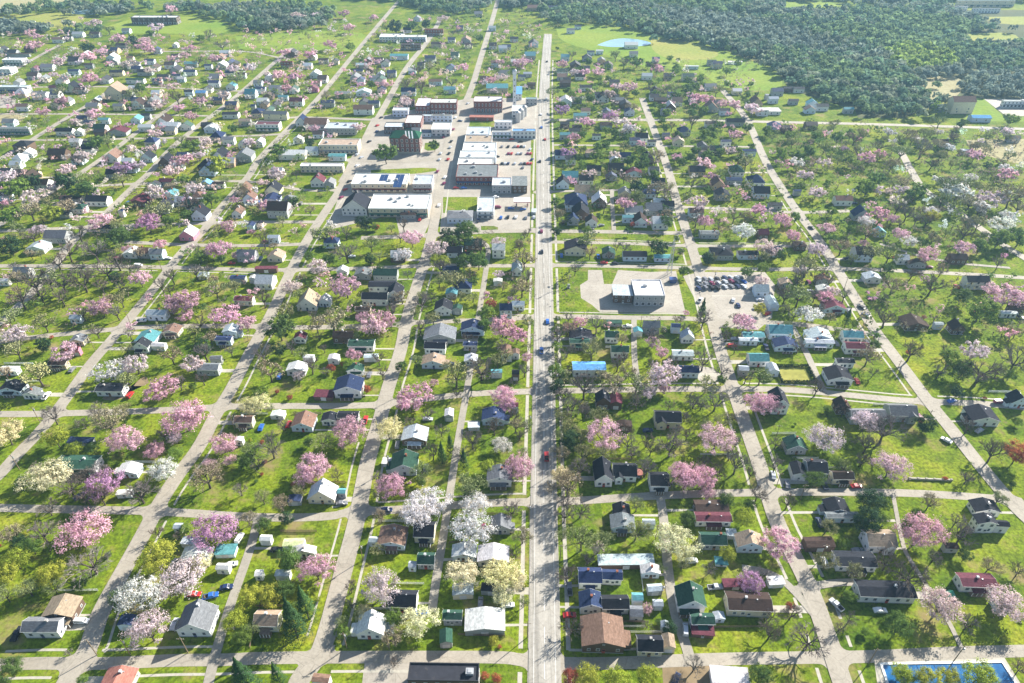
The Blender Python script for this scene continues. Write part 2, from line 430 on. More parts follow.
poly('parking_lot', [(488,118),(541,108),(541,160),(512,160),(498,160),(466,160),(480,122)], 'lot', .011)
poly('downtown_pavement', [(372,118),(470,98),(500,98),(541,98),(541,112),(480,122),(462,168),(440,168),(338,182),(352,158)], 'lot', .008)
poly('downtown_pavement', [(328,230),(345,176),(440,166),(440,205),(432,218),(424,235),(400,236),(395,214)], 'lot', .009)
poly('parking_lot', [(365,660),(412,660),(412,700),(360,700)], 'lot', .013)
poly('parking_lot', [(662,664),(712,664),(716,700),(664,700)], 'dirt', .013)
poly('parking_lot', [(984,99),(1040,99),(1040,116),(1006,116)], 'lot', .013)
poly('parking_lot', [(0,96),(17,96),(14,108),(0,108)], 'lot', .013)
poly('field', [(-60,18),(60,12),(90,16),(75,27),(20,30),(-60,26)], 'field_yellow', .016, 2)
poly('field', [(-80,-8),(60,-6),(92,2),(20,10),(-80,14)], 'field_tan', .017, 2)
poly('field', [(105,27),(140,16),(215,17),(235,30),(210,36),(165,33),(112,34)], 'field_green', .016, 2)
poly('field', [(235,36),(262,36),(262,50),(240,49)], 'field_green', .015)
poly('field', [(256,35),(330,30),(372,34),(360,52),(320,50),(256,50)], 'field_green', .014, 1)
poly('field', [(556,28),(610,25),(650,35),(690,42),(724,52),(768,66),(788,86),(762,92),(720,88),(700,70),(640,68),(600,52),(560,42)], 'field_green', .015, 2)
poly('field', [(650,37),(690,41),(722,52),(712,60),(672,60),(652,52)], 'field_yellow', .018, 2)
poly('field', [(926,78),(960,74),(962,96),(936,102),(920,92)], 'field_tan', .015, 1)
poly('field', [(968,34),(1012,32),(1026,44),(990,48),(968,44)], 'field_yellow', .015, 1)
poly('field', [(980,17),(1060,16),(1060,24),(1000,25)], 'field_yellow', .015, 1)
poly('field', [(968,97),(984,99),(1004,116),(1040,117),(1060,122),(965,121)], 'field_green', .015)
poly('field', [(780,2),(830,1),(842,8),(800,13),(782,11)], 'field_green', .015, 1)
poly('field', [(966,140),(1060,138),(1060,172),(1000,160),(970,150)], 'field_tan', .015, 1)
poly('field', [(-40,112),(30,114),(20,122),(-40,124)], 'field_tan', .013)
poly('pond', [(597,45),(612,39),(630,38),(652,42),(650,45),(630,47),(608,47)], 'pond', .03, 2)
poly('pond', [(60,12),(80,9),(118,9),(112,13),(84,15)], 'pond', .03, 1)
poly('woods_floor', [(640,33),(700,30),(768,34),(768,10),(1120,10),(1120,121),(965,118),(960,95),(905,118),(858,118),(855,110),(790,90),(775,68),(725,50),(690,38)], 'scrub', .006)
poly('dirt_patch', [(121,386),(150,386),(146,374),(134,384),(128,398),(108,401),(100,398)], 'dirt', .007, 1)
poly('dirt_patch', [(690,365),(714,368),(722,379),(705,385),(696,378)], 'lot', .009, 1)
poly('garden', [(20+768-8,366),(804,366),(812,382),(780,383)], 'field_yellow', .010)
poly('lawn', [(470,121),(495,121),(494,127),(469,127)], 'grass', .024)
poly('lawn', [(371,170),(436,167),(437,172),(371,177)], 'grass', .024, 1)
poly('lawn', [(425,143),(440,142),(438,150),(424,151)], 'grass', .024, 1)
poly('lawn', [(443,197),(477,197),(477,211),(443,213)], 'grass', .024)
poly('lawn', [(481,226),(498,226),(498,231),(481,231)], 'grass', .024, 1)
poly('lawn', [(531,140),(536,140),(536,228),(530,228)], 'grass', .024)
# ------------------------------------------------------------------ colours (albedo)
WC = {'W': ((.74,.74,.72),'white'), 'B': ((.62,.70,.78),'blue-shaded-white'), 'C': ((.66,.58,.42),'cream'), 'G': ((.36,.37,.37),'grey'),  # B: white siding with its bluish shade put into the colour
      'R': ((.22,.08,.065),'red-brick'), 'T': ((.45,.33,.22),'tan'), 'N': ((.13,.085,.06),'brown'), 'P': ((.55,.22,.30),'pink')}
RC = {'k': ((.026,.028,.036),'charcoal'), 'g': ((.17,.18,.19),'grey'), 'b': ((.20,.125,.095),'brown'), 'w': ((.60,.60,.585),'white'),
      't': ((.34,.26,.19),'tan'), 'l': ((.42,.47,.50),'light-grey'), 'd': ((.03,.045,.10),'navy'), 'm': ((.12,.04,.055),'maroon'),
      'e': ((.032,.075,.055),'dark-green'), 'c': ((.11,.29,.32),'teal'), 's': ((.12,.31,.58),'bright-blue'), 'r': ((.34,.15,.12),'red'),
      'n': ((.06,.042,.035),'dark-brown'), 'y': ((.50,.55,.28),'lime')}
# every building as it stands in the photograph: x0 y0 x1 y1 ridge wall roof [height]  (4x tile coordinates)
HD = {
(0,513): """185 325 305 440 y N t 4;105 400 250 500 x W g 3.2;730 100 815 140 f W l 2.4;725 140 840 215 y C w;865 125 940 180 f B c 2.4;700 50 732 80 x W l 2;870 210 922 245 x W w 2.2
715 350 850 495 y W g 3.6;480 400 540 470 y B d;415 640 535 710 y C r""",
(256,513): """145 90 240 180 y W w;110 125 195 150 x W y 2.4;20 105 65 130 x W w 2.2;490 45 600 150 y B b 3.4;635 35 715 120 x C k;645 160 715 225 x G e 2.6;612 205 645 235 x B l 2
535 310 645 400 x W k;405 400 520 505 y W w 3.2;517 450 548 485 f B l 2;80 228 140 270 x W w 2.4;0 245 30 270 x W w 2;0 390 95 475 x C t;785 120 880 195 y B w;887 130 1012 215 y W w 3.2
785 285 870 345 y C l 2.6;900 285 985 330 x G k 2.4;750 390 825 450 x G e 3;735 455 785 540 y G e 2.6;832 405 998 490 y G w 2.8;615 600 893 720 f N k 6;230 645 300 700 x W b;940 0 1018 85 y G g;455 110 490 135 x B l 2""",
(512,513): """395 0 490 80 y B g;520 30 570 65 x B l 2.2;345 165 565 225 f N l 3;265 220 357 305 x W d 3.2;360 228 438 288 x W d 2.8;515 185 588 262 y B w 3.2;540 285 600 330 x G l 2
270 305 355 405 y W d 4;357 330 465 405 x W k 2.8;478 320 522 370 x B c 2.4;470 372 522 435 x G g 2.4;278 400 450 560 y N b 4.2;500 490 600 575 x C k 2.8;602 475 650 560 y C t 2.8;562 348 602 390 x G l 2;595 430 625 475 y B l 2
730 0 875 55 x W m 3;752 78 855 148 x G e 2.6;860 75 895 105 f G l 2.2;897 55 1000 160 y B t 3.6;660 275 770 400 y W e 3.8;712 403 805 465 x W e 2.8;720 468 805 500 f N m 2.2;845 285 940 308 f N m 2.2
858 318 1035 415 x C n 3.4;805 390 848 440 y B l 2.2;800 615 945 700 f W w 3;815 195 860 215 f B c 1.6""",
(768,513): """225 0 355 40 x B g 3;388 68 503 160 x W t 3.2;268 155 428 235 x W k 3;355 275 583 360 x W k 3.4;762 243 903 318 x W m 3.2;820 0 895 80 y W k 5.5;897 30 950 80 x W k 3;145 120 265 155 x N n 2.4;700 130 755 160 x G n 2.4
0 260 60 300 f B w 2.4;905 330 960 395 y W y 2.2""",
(0,342): """5 100 75 135 x W w 2.6;0 150 92 215 y B k;98 185 160 230 y W g;198 80 270 110 x T n 2.6;388 165 500 218 x W k 3;540 0 605 45 y W k 4;605 8 665 35 x W w 2.4;845 55 890 90 x G g 2.6;790 85 880 135 x G g 3
865 0 930 15 x B d;943 295 1015 345 x C b 2.8;225 455 390 530 x W e 3.2;475 478 558 545 y B w 3;470 595 530 625 x W w 2;945 385 975 415 y W w;295 20 325 55 x P m;275 380 370 415 f G d 2""",
(256,342): """125 75 200 135 y W w 3.2;190 55 235 80 x W w 2.4;290 42 333 90 y W w;370 0 475 40 x W e 3.4;365 85 430 135 y W e;315 130 425 225 y W d 4.6;235 190 310 235 f N m 2.4;432 55 490 80 x W l 2.4;675 0 760 50 x W k
663 55 755 108 y B t;830 0 885 35 x G d;835 45 885 95 y W l;980 0 1024 80 y W b 4;60 280 115 310 y W w 2;145 275 232 360 y B b;265 278 325 335 y W k;328 278 412 325 x G k;755 258 790 318 y G w 2.8
585 330 685 415 y N l 3.4;540 430 645 535 y B e 3.6;507 465 538 500 f G w 2.2;905 258 995 335 y B d 3.6;850 332 893 355 f B l 2.2;925 490 1024 580 y W g 4;210 580 325 648 y C w 3;130 605 182 655 y G d 2.4;940 110 985 145 x W c;325 600 362 625 x G c 2.2""",
(512,342): """230 0 310 25 x C e;395 15 465 65 x W e;240 85 375 140 x W s 4;640 35 725 75 x W l;665 95 745 145 x B d 2.8;335 190 390 270 y N k 4;392 195 440 270 y N m 3;570 275 675 345 x C k 3;0 105 30 155 x N k;0 20 30 70 y W b;0 235 25 285 x B m
330 460 400 580 y W k 3.6;403 485 512 560 x W k 2.8;550 500 625 600 x W k 3;405 640 470 710 y G k;730 655 865 700 x N n;905 0 980 15 x B l;945 45 1024 100 x W c 2.8;905 95 945 135 x G l 2.4;485 510 520 545 f R r 2;420 310 480 355 y N n 2.4""",
(768,342): """145 0 260 25 x B l;25 5 120 40 y B d;305 0 400 50 x W m;270 65 340 105 x W k;235 92 335 175 y W k 3.6;0 75 40 140 y B l;10 180 75 290 y W k 5;270 215 325 290 y N n;325 258 465 330 x G g;480 248 590 320 x G g
808 248 918 338 y W k 3.4;965 190 1030 265 y B k;70 372 150 450 y G e;95 468 150 555 y W k;152 470 232 550 x G k;252 515 335 570 x C n 2.6;820 625 920 700 y W k;232 620 320 700 y B k""",
(0,171): """110 275 185 330 y W l;180 235 270 290 x G g;345 97 435 142 x W l;515 88 592 145 y N m;600 40 645 70 y B k;240 165 285 190 x G l 2.4;770 145 830 200 y B l 4;720 212 780 280 y P w;495 300 553 350 y W w;555 305 600 350 x G b;602 310 655 355 x B g
930 135 970 190 y W l;975 75 1024 135 y B l 4;990 195 1024 240 y B d;950 315 1024 365 x G g;925 420 985 450 x G d;1000 410 1030 450 y W w;592 555 670 600 x B l;545 632 625 700 y W c;655 610 718 665 y C b;895 610 952 670 y B l 4;940 500 1015 540 x W m
400 220 462 248 x G l;60 385 125 430 x G g;285 650 340 700 y C g;240 100 330 130 x G n;640 30 700 62 x G m;655 68 703 110 y B c;800 35 850 70 y B s;852 45 900 70 x W l;790 400 830 435 y G l 2;480 150 500 185 y W w 4;285 575 330 610 x B l 2.4;0 80 40 120 x B n;0 430 40 460 x W w""",
(256,171): """385 10 605 85 f C w 5;345 85 450 180 y W w 5;453 93 690 185 f C w 5;630 15 705 85 f G l 5;220 5 275 65 y W m 3.6;275 20 315 70 y G g;28 85 92 135 y W d;48 122 132 190 x G n 4.4;0 195 28 230 y W k;50 255 95 290 x B l;48 310 110 365 y C t
0 410 70 475 x W w;0 390 85 408 f N m;275 262 330 310 h B d;325 380 368 420 y W w;395 385 460 435 y G g;470 390 568 440 x G e;450 440 560 485 x W k 3.4;425 485 530 540 x W k 3.4;400 542 460 580 x T n;165 470 250 560 y W t;250 490 300 545 y B w
155 640 200 690 y W m;310 640 390 690 x N n;945 290 997 350 x W w 4.5;885 105 952 190 f W l 4;765 160 865 210 h B g 3.6;745 385 815 415 x G d;715 510 785 580 y W k 3.8;760 465 805 510 y G c;787 525 825 575 y G e;820 600 915 660 y B d 3.6
670 620 800 690 y G g;975 520 1024 590 x B d 4;950 425 985 460 y W w;580 150 640 195 h G n 3;945 20 1024 90 f G l 5""",
(512,171): """405 455 483 530 f N l 4.5;485 435 607 540 f G w 5.5;215 85 300 165 h B l 4;250 55 335 105 x G t;220 170 268 218 y W l;425 60 475 115 y C g 4;515 70 575 110 h B d;535 115 600 180 x G g;560 180 625 235 x W w 3.4;440 175 485 208 x W c 3
210 270 300 340 y C k 4.2;362 300 412 350 y G e;442 320 540 362 x B k;568 335 635 365 x B c 2.6;750 240 828 272 x G g;800 305 882 358 h G k;902 320 985 355 x B k;970 455 1024 505 x B l;815 65 872 120 y G k 3.6;965 62 1030 110 x B l;855 25 920 55 x G d
200 0 265 45 x B c;375 8 420 40 y G d;0 20 60 90 f N g 5;455 0 520 25 y B m;230 625 320 690 y W k;205 612 260 640 f P b 3;372 640 425 690 x W e;380 603 438 622 f G e 2.2;485 618 520 665 y W c;525 600 590 650 x G g;635 610 672 650 x B d;675 630 725 690 y W l
922 650 1010 690 x W c;0 355 40 420 y W l;0 520 50 560 x B l;982 230 1024 275 x N m;80 150 96 175 f G l 2;140 470 0 0""",
(768,171): """265 100 335 140 x W w 3.4;340 145 405 200 y W l 3.4;345 300 415 365 x B k 4;515 335 560 375 x W w 2.6;560 345 630 390 y G n;725 330 790 375 x N n;385 400 450 450 y W l;785 418 875 475 x W k 4;545 570 632 640 y N n;730 590 780 655 y N n
660 605 695 635 x B l 2.4;925 555 990 588 x W w 2.6;220 515 308 570 y B m;195 460 250 495 y W w;0 480 40 560 y B l;45 425 95 470 y G t;0 615 95 675 x B c;155 640 255 690 y B l;295 640 375 690 x W c;0 130 55 155 x G k;105 280 150 320 h N n
425 225 470 265 y B c;0 290 45 345 x B d;190 415 245 455 y G b;965 530 1024 575 x N n;100 75 130 100 x G d""",
(0,0): """15 230 95 262 f W w 4;0 265 48 300 f W w 4;0 340 118 372 f G l 4;130 365 192 400 x W g 4;68 415 118 445 x W w;425 335 500 400 y C t 6;490 360 535 400 x G n 4;455 415 497 443 x W w 3;395 475 440 497 x B c;0 515 125 540 f G g 4;225 515 295 543 x W l
60 560 120 610 h N k 4;90 595 135 632 y W w;195 595 270 640 x N n;555 500 612 527 x W w;640 488 716 522 x W l;720 487 770 522 y W e;430 505 510 545 y G m;818 492 872 533 y B w 3.4;890 447 955 475 x W k;957 475 1005 505 x G t;980 350 1024 395 x W c
1005 410 1024 445 x G d;785 362 828 390 x W s;585 545 630 598 h G d 4;565 610 615 650 y B w;945 590 1010 650 y G g 4;890 545 940 580 x W l;870 598 900 615 f B d;505 318 580 335 x W e;425 215 470 245 y B w;440 283 495 305 x W l;550 280 610 303 x G l
580 235 620 260 x B d;735 283 785 303 x W d;740 250 790 270 x W c;610 320 650 337 x G d;525 460 565 495 y B c;530 62 712 98 f N w 6;615 190 645 215 y B d 4;690 170 712 192 y W w;880 200 920 228 x G l;835 320 880 350 x W l;905 330 945 360 y W c;400 300 440 335 y W w
160 258 215 285 x W l;340 255 375 275 x G w;125 262 158 290 y G m;20 200 70 225 x G l;100 185 140 210 x N m;210 150 255 172 x W l;255 145 290 165 x W w;40 212 120 228 f G n 3;275 280 320 300 x B d;200 340 245 370 x G m;300 350 345 375 x G n
570 455 605 480 x G l;630 305 680 322 x G k;660 250 700 275 h B l;690 300 725 318 x W l;465 175 505 195 x W n;515 150 545 165 x W g;340 480 380 510 x G d;300 515 335 545 y W w;380 515 425 550 x N k;290 130 335 150 x W l;820 255 850 280 x W d;945 290 985 315 x W l;740 360 775 385 x B k;360 130 400 150 x G l;490 115 520 135 h W g""",
(256,0): """700 395 805 455 f R w 7;640 392 697 455 f R w 5;548 430 610 468 f B l 4;570 395 635 428 f N m 4;872 385 985 450 f R w 7;598 460 662 525 f R w 5;666 460 702 488 f B l 4;705 458 785 488 f B b 4;703 490 778 545 f W w 4
515 490 590 535 f N l 4;275 490 400 540 f G l 4;195 478 290 520 x W b 3.6;390 425 470 460 x W w 4;255 555 410 615 f C t 5;290 617 360 645 x B c 3;955 480 1024 515 f W w 4;855 460 950 484 f R r 3;945 525 1024 555 f B w 4;30 450 130 480 x W w 4;0 485 95 525 f W m 4;90 600 200 640 x W w;180 652 350 690 f C w 4;495 135 588 168 f W w 4
592 140 680 168 f B w 4;675 115 750 142 f R r 5;580 172 660 200 f N n 4;535 215 610 240 x B c 3.4;135 390 190 425 x W m;260 400 315 430 x W w;400 350 460 385 y B l;315 365 380 392 x G g;405 305 435 340 y B d 4;485 340 520 375 y W w;580 350 640 385 x B d
525 280 560 310 h G d;920 335 1010 372 x C c 3.4;690 320 745 342 x B w;700 170 745 190 x W l;675 220 720 250 x G d;970 180 1005 210 x B l;400 255 445 275 x G l;470 230 510 255 x W l;760 260 800 285 y W d;750 350 800 375 x B c;820 145 860 175 y W l;0 345 40 375 x B d
30 370 70 400 y N n;90 385 130 405 x B c;100 245 150 270 f R m 4;210 345 250 370 y P m;250 235 290 255 x G n;60 405 95 440 y G w;390 280 430 300 x W l;450 405 495 430 x G d;940 240 975 270 x B l;930 105 960 125 x W l;800 100 830 125 x G l;150 545 190 575 y W w;0 545 30 590 y W w""",
(512,0): """10 345 40 400 f W s 4;55 390 100 420 f G c 4;0 420 52 470 f W w 4;0 515 95 555 f W s 4.5;765 415 825 450 y G w;827 432 870 462 x B l;980 430 1024 465 f W w 4;800 248 840 275 x W w 4;680 292 728 325 x C e;595 435 635 462 x G d;568 390 620 420 x N n
645 545 688 585 y C t 3.4;450 170 505 195 x W w;218 112 252 135 x W w;250 103 278 118 x B w;195 215 230 245 x B c;190 320 235 350 x N n;270 345 320 365 x W l;190 380 240 425 y W w 3.6;450 428 490 465 y B d;360 430 395 465 y G d;390 630 430 660 y W l 3.4;295 595 345 630 h G t
190 530 232 560 x W c;355 485 400 520 h G n;245 460 300 480 x W c;855 480 930 505 x G w;770 495 820 512 x W w;920 595 975 625 x B d;865 590 900 610 x W l;600 535 630 555 x G d;240 390 280 415 x G g;50 205 95 240 x G c;60 330 95 355 x N n;45 290 80 310 x W l;865 243 920 258 f W w 2.4;775 45 810 62 y W d
130 25 190 48 x W l;60 20 125 45 x T b;695 262 745 278 f B l;300 205 330 222 x W d;335 200 365 218 x B w;280 225 320 245 y G l;560 230 590 250 x W d;590 265 610 285 x W l;620 370 655 390 x B d;330 370 365 395 h W k;520 295 560 320 h W l;390 320 430 345 x W l;470 555 510 580 h B d
1010 375 1024 400 x W w;215 620 255 660 x W k;320 540 355 560 x W l;540 560 575 585 x W k;745 610 790 635 x G k;835 560 875 585 x W d""",
(768,0): """725 385 818 455 x W l 7;812 460 890 490 x B s 3;935 400 1040 430 f W w 4;100 350 145 372 x W w;750 12 980 28 f C w 6;815 34 925 52 f W w 4;690 560 750 590 x W l;700 20 740 38 f W w 4;745 30 795 44 f W w 4;770 600 808 618 f W l;15 350 60 385 x G l;155 400 200 430 y B c
60 350 98 370 x N k;190 415 240 445 x W l;0 385 40 415 x B l;0 430 50 460 f W w 3;0 485 55 520 y B d;150 490 195 520 h N n;300 430 340 455 x G c;145 430 190 455 y B l;55 505 95 530 h N n;955 545 1005 570 x W k;80 400 120 420 x G k""",
}
# trees: kind x y crown-width   p pink q pale-pink w white c cream m magenta | b bare o budding | g green y yellow-green r orange | e dark evergreen f conifer
TD = {
(0,513): "p 325 55 200;m 845 60 190;y 630 175 150;c 800 205 100;q 720 245 190;w 550 330 190;q 595 470 170;b 350 180 190;b 160 70 140;y 60 190 110;y 25 235 110;y 205 245 110;o 100 290 130;o 30 90 120;g 120 130 100;y 935 440 100;g 970 490 90;f 962 640 150;g 35 625 110;y 1000 330 110;o 990 20 80;e 75 110 70;o 20 330 80;b 320 560 40;g 330 665 50",
(256,513): "p 240 225 150;q 500 300 160;w 640 12 150;w 860 55 190;c 830 245 140;c 965 255 170;c 990 315 120;c 655 425 160;c 430 400 90;f 140 420 130;f 190 355 115;g 110 310 90;y 60 330 110;o 20 440 70;f 80 640 85;g 130 190 100;o 500 15 70;e 120 15 60;o 345 430 60;g 700 10 60;e 100 300 60;r 960 660 50;r 915 650 40;y 950 510 50;b 555 590 60",
(512,513): "c 630 100 170;o 280 100 150;o 380 130 120;q 350 145 70;c 10 270 110;m 915 270 110;b 730 610 90;g 995 650 110;y 300 660 120;y 420 668 120;y 540 655 110;r 235 668 80;b 790 220 70;o 500 65 130;c 690 160 90;e 630 455 60;y 860 165 70;o 560 225 60;b 540 445 60;p 540 385 50;g 700 20 70;b 660 660 60;y 930 20 80",
(768,513): "p 50 115 170;p 610 75 190;q 690 370 170;q 955 355 170;b 780 80 130;o 240 50 90;b 200 520 180;e 400 30 110;y 845 650 130;y 535 640 90;y 640 665 110;y 720 655 90;o 1010 620 80;b 1010 225 90;g 390 475 40;b 560 240 180;r 90 370 45;g 460 20 60;g 480 390 40;b 480 190 120;o 340 240 90;b 760 20 90;b 670 170 90;g 330 335 60;g 600 5 60;b 20 400 90;g 300 120 50;b 260 470 60;g 790 170 60;y 555 665 80",
(0,342): "p 255 30 120;o 140 115 150;w 430 105 145;q 540 90 110;o 680 45 100;e 810 15 70;q 770 85 100;p 645 175 140;p 735 295 190;p 500 385 150;p 615 430 100;q 700 385 70;y 220 385 100;o 430 310 150;c 180 520 180;c 25 370 130;m 405 560 160;w 655 510 120;b 550 590 150;b 400 620 110;p 890 405 120;p 916 470 60;o 820 530 150;o 60 30 100;c 1000 250 100;o 1000 430 120;g 85 560 50;p 835 490 60;g 770 175 40;e 170 10 60;b 340 625 90;g 700 455 70;g 360 430 60;o 500 20 60;b 930 300 50;g 980 480 70;y 300 440 70",
(256,342): "o 50 110 120;b 25 40 100;q 170 135 60;p 390 50 75;g 395 100 55;p 630 205 160;p 712 160 45;o 800 130 120;b 795 195 60;b 900 90 150;p 985 215 110;m 1000 255 80;c 530 350 120;p 375 355 150;p 230 490 150;p 200 530 100;p 550 575 130;w 680 625 170;w 880 650 130;o 860 570 150;f 742 445 55;f 775 405 55;f 830 465 55;b 865 385 110;w 985 410 90;o 260 380 110;b 60 420 120;o 660 520 100;c 15 235 100;r 440 190 40;y 930 500 70;o 640 75 60;b 490 60 80;r 300 105 40;b 520 130 60;o 100 640 90;g 20 200 70;e 90 30 60;g 660 560 50;o 1000 40 70;b 620 260 60;e 850 590 60;g 210 400 50;g 560 100 60",
(512,342): "p 370 370 160;p 820 380 160;p 700 540 130;p 770 545 120;p 670 520 90;q 620 140 140;o 430 130 150;p 600 45 60;p 565 0 70;b 770 60 130;o 780 160 110;b 820 220 140;o 500 160 120;o 230 560 170;c 200 530 100;p 30 490 150;e 235 385 90;o 350 290 120;b 640 400 150;b 900 480 130;b 985 600 100;b 465 400 90;b 240 250 120;b 290 180 120;g 170 120 80;p 985 240 120;q 540 200 70;o 460 110 90;g 830 645 70;g 950 650 60;o 1000 130 110;o 320 30 100;o 500 650 80;o 15 330 80;p 790 600 70;b 540 390 80;e 175 170 60;o 210 140 90;p 610 190 50;b 730 230 90;g 840 150 50;b 760 240 80;g 180 20 50;b 870 300 70;g 340 520 40;p 60 60 50",
(768,342): "q 240 370 160;p 495 490 160;q 825 35 110;b 870 90 200;b 1000 60 150;b 480 330 200;b 400 400 120;q 390 320 110;e 635 320 80;e 760 195 50;g 240 265 40;b 890 440 130;r 1000 450 110;g 190 565 90;e 415 630 110;o 650 640 90;b 570 40 90;o 405 50 110;p 10 245 110;g 780 110 80;b 840 150 70;g 970 130 60;o 300 510 70;g 470 650 60;b 80 640 80;b 380 470 80;g 430 5 60;g 270 480 60;b 800 540 70;g 1000 315 50;b 720 30 70",
(0,171): "q 130 100 100;y 200 160 90;o 110 140 120;g 330 60 120;p 410 185 110;m 587 200 120;o 640 150 130;q 770 65 90;q 620 90 80;p 870 305 110;p 905 215 60;p 400 545 115;p 730 510 140;p 700 530 90;p 895 565 130;p 560 430 90;q 60 630 120;o 170 600 100;b 230 420 170;b 320 420 140;b 415 370 170;b 90 440 150;b 200 340 100;b 260 300 130;b 370 300 140;b 480 330 120;b 60 500 120;b 120 240 110;b 780 400 80;o 860 470 90;e 30 290 90;g 850 100 100;q 220 60 70;g 745 180 50;o 810 40 60;b 750 130 100;q 670 15 70;q 30 20 80;p 740 575 70;p 985 610 80;b 510 380 60;o 190 430 100;g 60 60 100;e 130 30 70;g 40 170 100;o 260 130 90;b 290 240 90;g 410 290 70;g 470 260 90;e 260 40 80;o 300 20 90;o 480 20 80;b 150 480 110;o 20 580 110;b 240 500 90;g 880 350 50;g 800 340 60;p 690 560 50;o 460 200 60;g 680 200 50;g 800 665 45;o 950 50 70;b 310 570 70;g 730 30 60;e 460 430 50;b 480 420 80;o 600 170 80",
(256,171): "o 270 240 110;e 432 200 70;q 80 20 80;p 625 270 90;q 705 305 100;w 603 345 85;g 840 230 120;y 740 350 80;g 890 350 100;b 360 310 120;q 250 385 90;p 360 460 130;p 465 620 110;p 520 590 90;b 660 520 90;o 300 580 140;g 90 620 140;q 140 470 80;p 985 625 110;e 455 350 50;o 800 430 110;g 855 440 60;g 930 565 80;q 970 280 60;o 215 150 60;b 30 270 80;q 970 410 50;g 510 375 35;g 325 245 30;g 475 220 40;g 790 260 100;b 770 280 80;o 770 360 70;g 210 340 50;o 460 290 70;g 290 350 60;r 480 225 30;o 540 220 50;b 590 215 60;o 110 560 80;g 340 600 60;b 550 520 70;o 620 560 50;b 440 600 70;g 830 370 70;b 900 290 90;o 880 500 60;r 940 530 50;e 760 250 70;g 900 620 60;o 240 610 80;b 640 420 50;p 420 595 60;o 180 420 50;g 150 120 50",
(512,171): "e 590 295 80;p 470 135 80;p 445 125 60;q 740 130 100;p 775 205 70;p 980 150 80;w 925 240 90;q 1005 305 80;b 890 175 70;o 585 60 100;o 620 170 60;o 300 280 80;e 770 345 50;f 760 545 60;b 765 590 100;p 930 605 110;b 570 650 100;b 340 610 90;o 40 340 110;o 40 460 100;p 270 605 60;o 480 30 80;g 675 320 40;y 990 550 60;r 480 225 25;q 300 20 60;p 20 660 90;b 740 180 90;g 940 405 50;q 1000 440 70;b 60 430 70;e 170 240 40;g 350 180 35;g 620 210 60;o 500 100 80;o 340 60 80;g 170 120 50;b 620 100 80;g 300 240 40;o 830 10 70;g 570 20 60;g 690 405 50;b 450 20 60;o 690 100 60;e 500 60 60;o 640 60 70;b 840 650 70;p 800 25 60;b 720 40 80;g 660 270 30;g 160 640 40;p 700 570 30;g 180 590 30;g 1000 370 60;o 900 580 60",
(768,171): "q 150 20 70;q 195 80 80;p 55 205 80;p 100 255 70;p 232 225 75;q 20 320 70;q 200 310 90;o 300 290 100;w 760 80 150;q 440 75 60;q 480 80 50;q 530 80 60;p 450 165 80;p 500 190 60;p 535 250 75;p 635 335 90;p 790 300 100;w 940 210 110;w 860 150 80;b 560 160 90;b 600 180 80;b 640 190 80;b 520 140 80;y 660 180 70;w 170 570 110;p 960 490 150;p 900 470 80;p 240 510 80;b 480 570 130;b 665 440 130;o 510 440 120;g 855 550 130;o 130 480 140;f 330 590 50;g 620 280 60;b 790 240 90;g 655 250 50;b 900 350 70;g 330 240 40;g 240 50 50;g 400 60 90;g 590 90 80;o 680 40 120;o 800 30 150;q 900 100 120;o 980 90 120;g 990 250 110;p 960 10 80;o 400 240 90;o 160 370 120;b 310 490 80;p 385 290 50;b 720 30 90;o 870 60 90;o 420 310 110;o 490 320 110;g 780 500 80;o 820 100 120;w 720 60 90;g 440 20 80;o 540 30 90;g 620 60 90;o 700 110 80;o 860 200 80;g 930 260 100;o 800 200 70;g 260 160 50;g 60 340 60;g 110 190 50;q 130 400 70;b 580 400 80;o 340 350 60;g 230 260 50;o 700 380 60;b 250 420 60;g 480 380 60;q 260 480 60;b 460 500 60;g 850 300 70;w 960 180 70;o 1010 130 90;o 760 130 80;b 830 160 70;q 880 450 60;g 340 620 40;b 70 500 80",
(0,0): "p 175 445 60;p 375 455 70;p 355 310 80;p 230 245 50;p 350 220 80;p 400 200 60;p 130 180 60;p 145 140 50;p 115 130 40;p 580 155 60;p 570 180 70;p 600 190 60;e 530 155 45;e 345 180 50;p 680 235 40;p 730 215 60;p 858 235 45;q 930 270 60;p 760 185 50;p 680 35 70;q 370 85 100;q 620 105 70;b 880 165 110;o 940 300 90;p 765 465 60;p 705 435 50;p 800 405 55;q 640 410 70;q 620 530 60;q 520 595 60;q 815 570 60;p 720 640 80;q 795 620 60;m 495 665 90;q 560 660 60;q 285 672 70;q 345 635 80;q 1000 565 60;p 920 615 50;y 870 650 120;g 760 570 80;g 930 510 50;o 440 570 60;p 250 405 50;o 235 360 60;q 510 250 60;q 600 280 50;g 250 350 50;q 690 340 60;b 690 375 90;o 520 370 70;p 465 150 80;q 880 385 60;g 600 130 40;o 430 110 50;b 790 240 50;g 370 570 70;b 300 620 80;g 560 350 50;o 720 550 60;q 1005 270 50;g 800 150 40;b 830 130 60",
(256,0): "p 110 205 60;p 215 215 60;p 85 290 80;p 145 300 60;p 180 305 40;p 115 345 60;p 300 175 60;p 525 335 60;p 370 105 60;q 240 60 50;o 520 100 50;e 555 90 80;g 610 95 60;e 680 95 35;q 600 410 50;p 232 515 50;q 410 505 60;g 515 600 100;g 135 590 80;b 600 335 70;b 660 335 70;g 380 180 50;q 730 70 50;p 940 320 50;p 975 250 40;p 830 270 50;q 980 305 60;g 715 580 50;b 650 270 60;g 460 340 40;o 690 260 60;b 480 280 50;g 900 150 40;e 215 565 40;b 780 320 60;o 375 380 50;q 170 60 60;p 350 50 50;p 470 70 40;b 540 190 60;o 280 380 50",
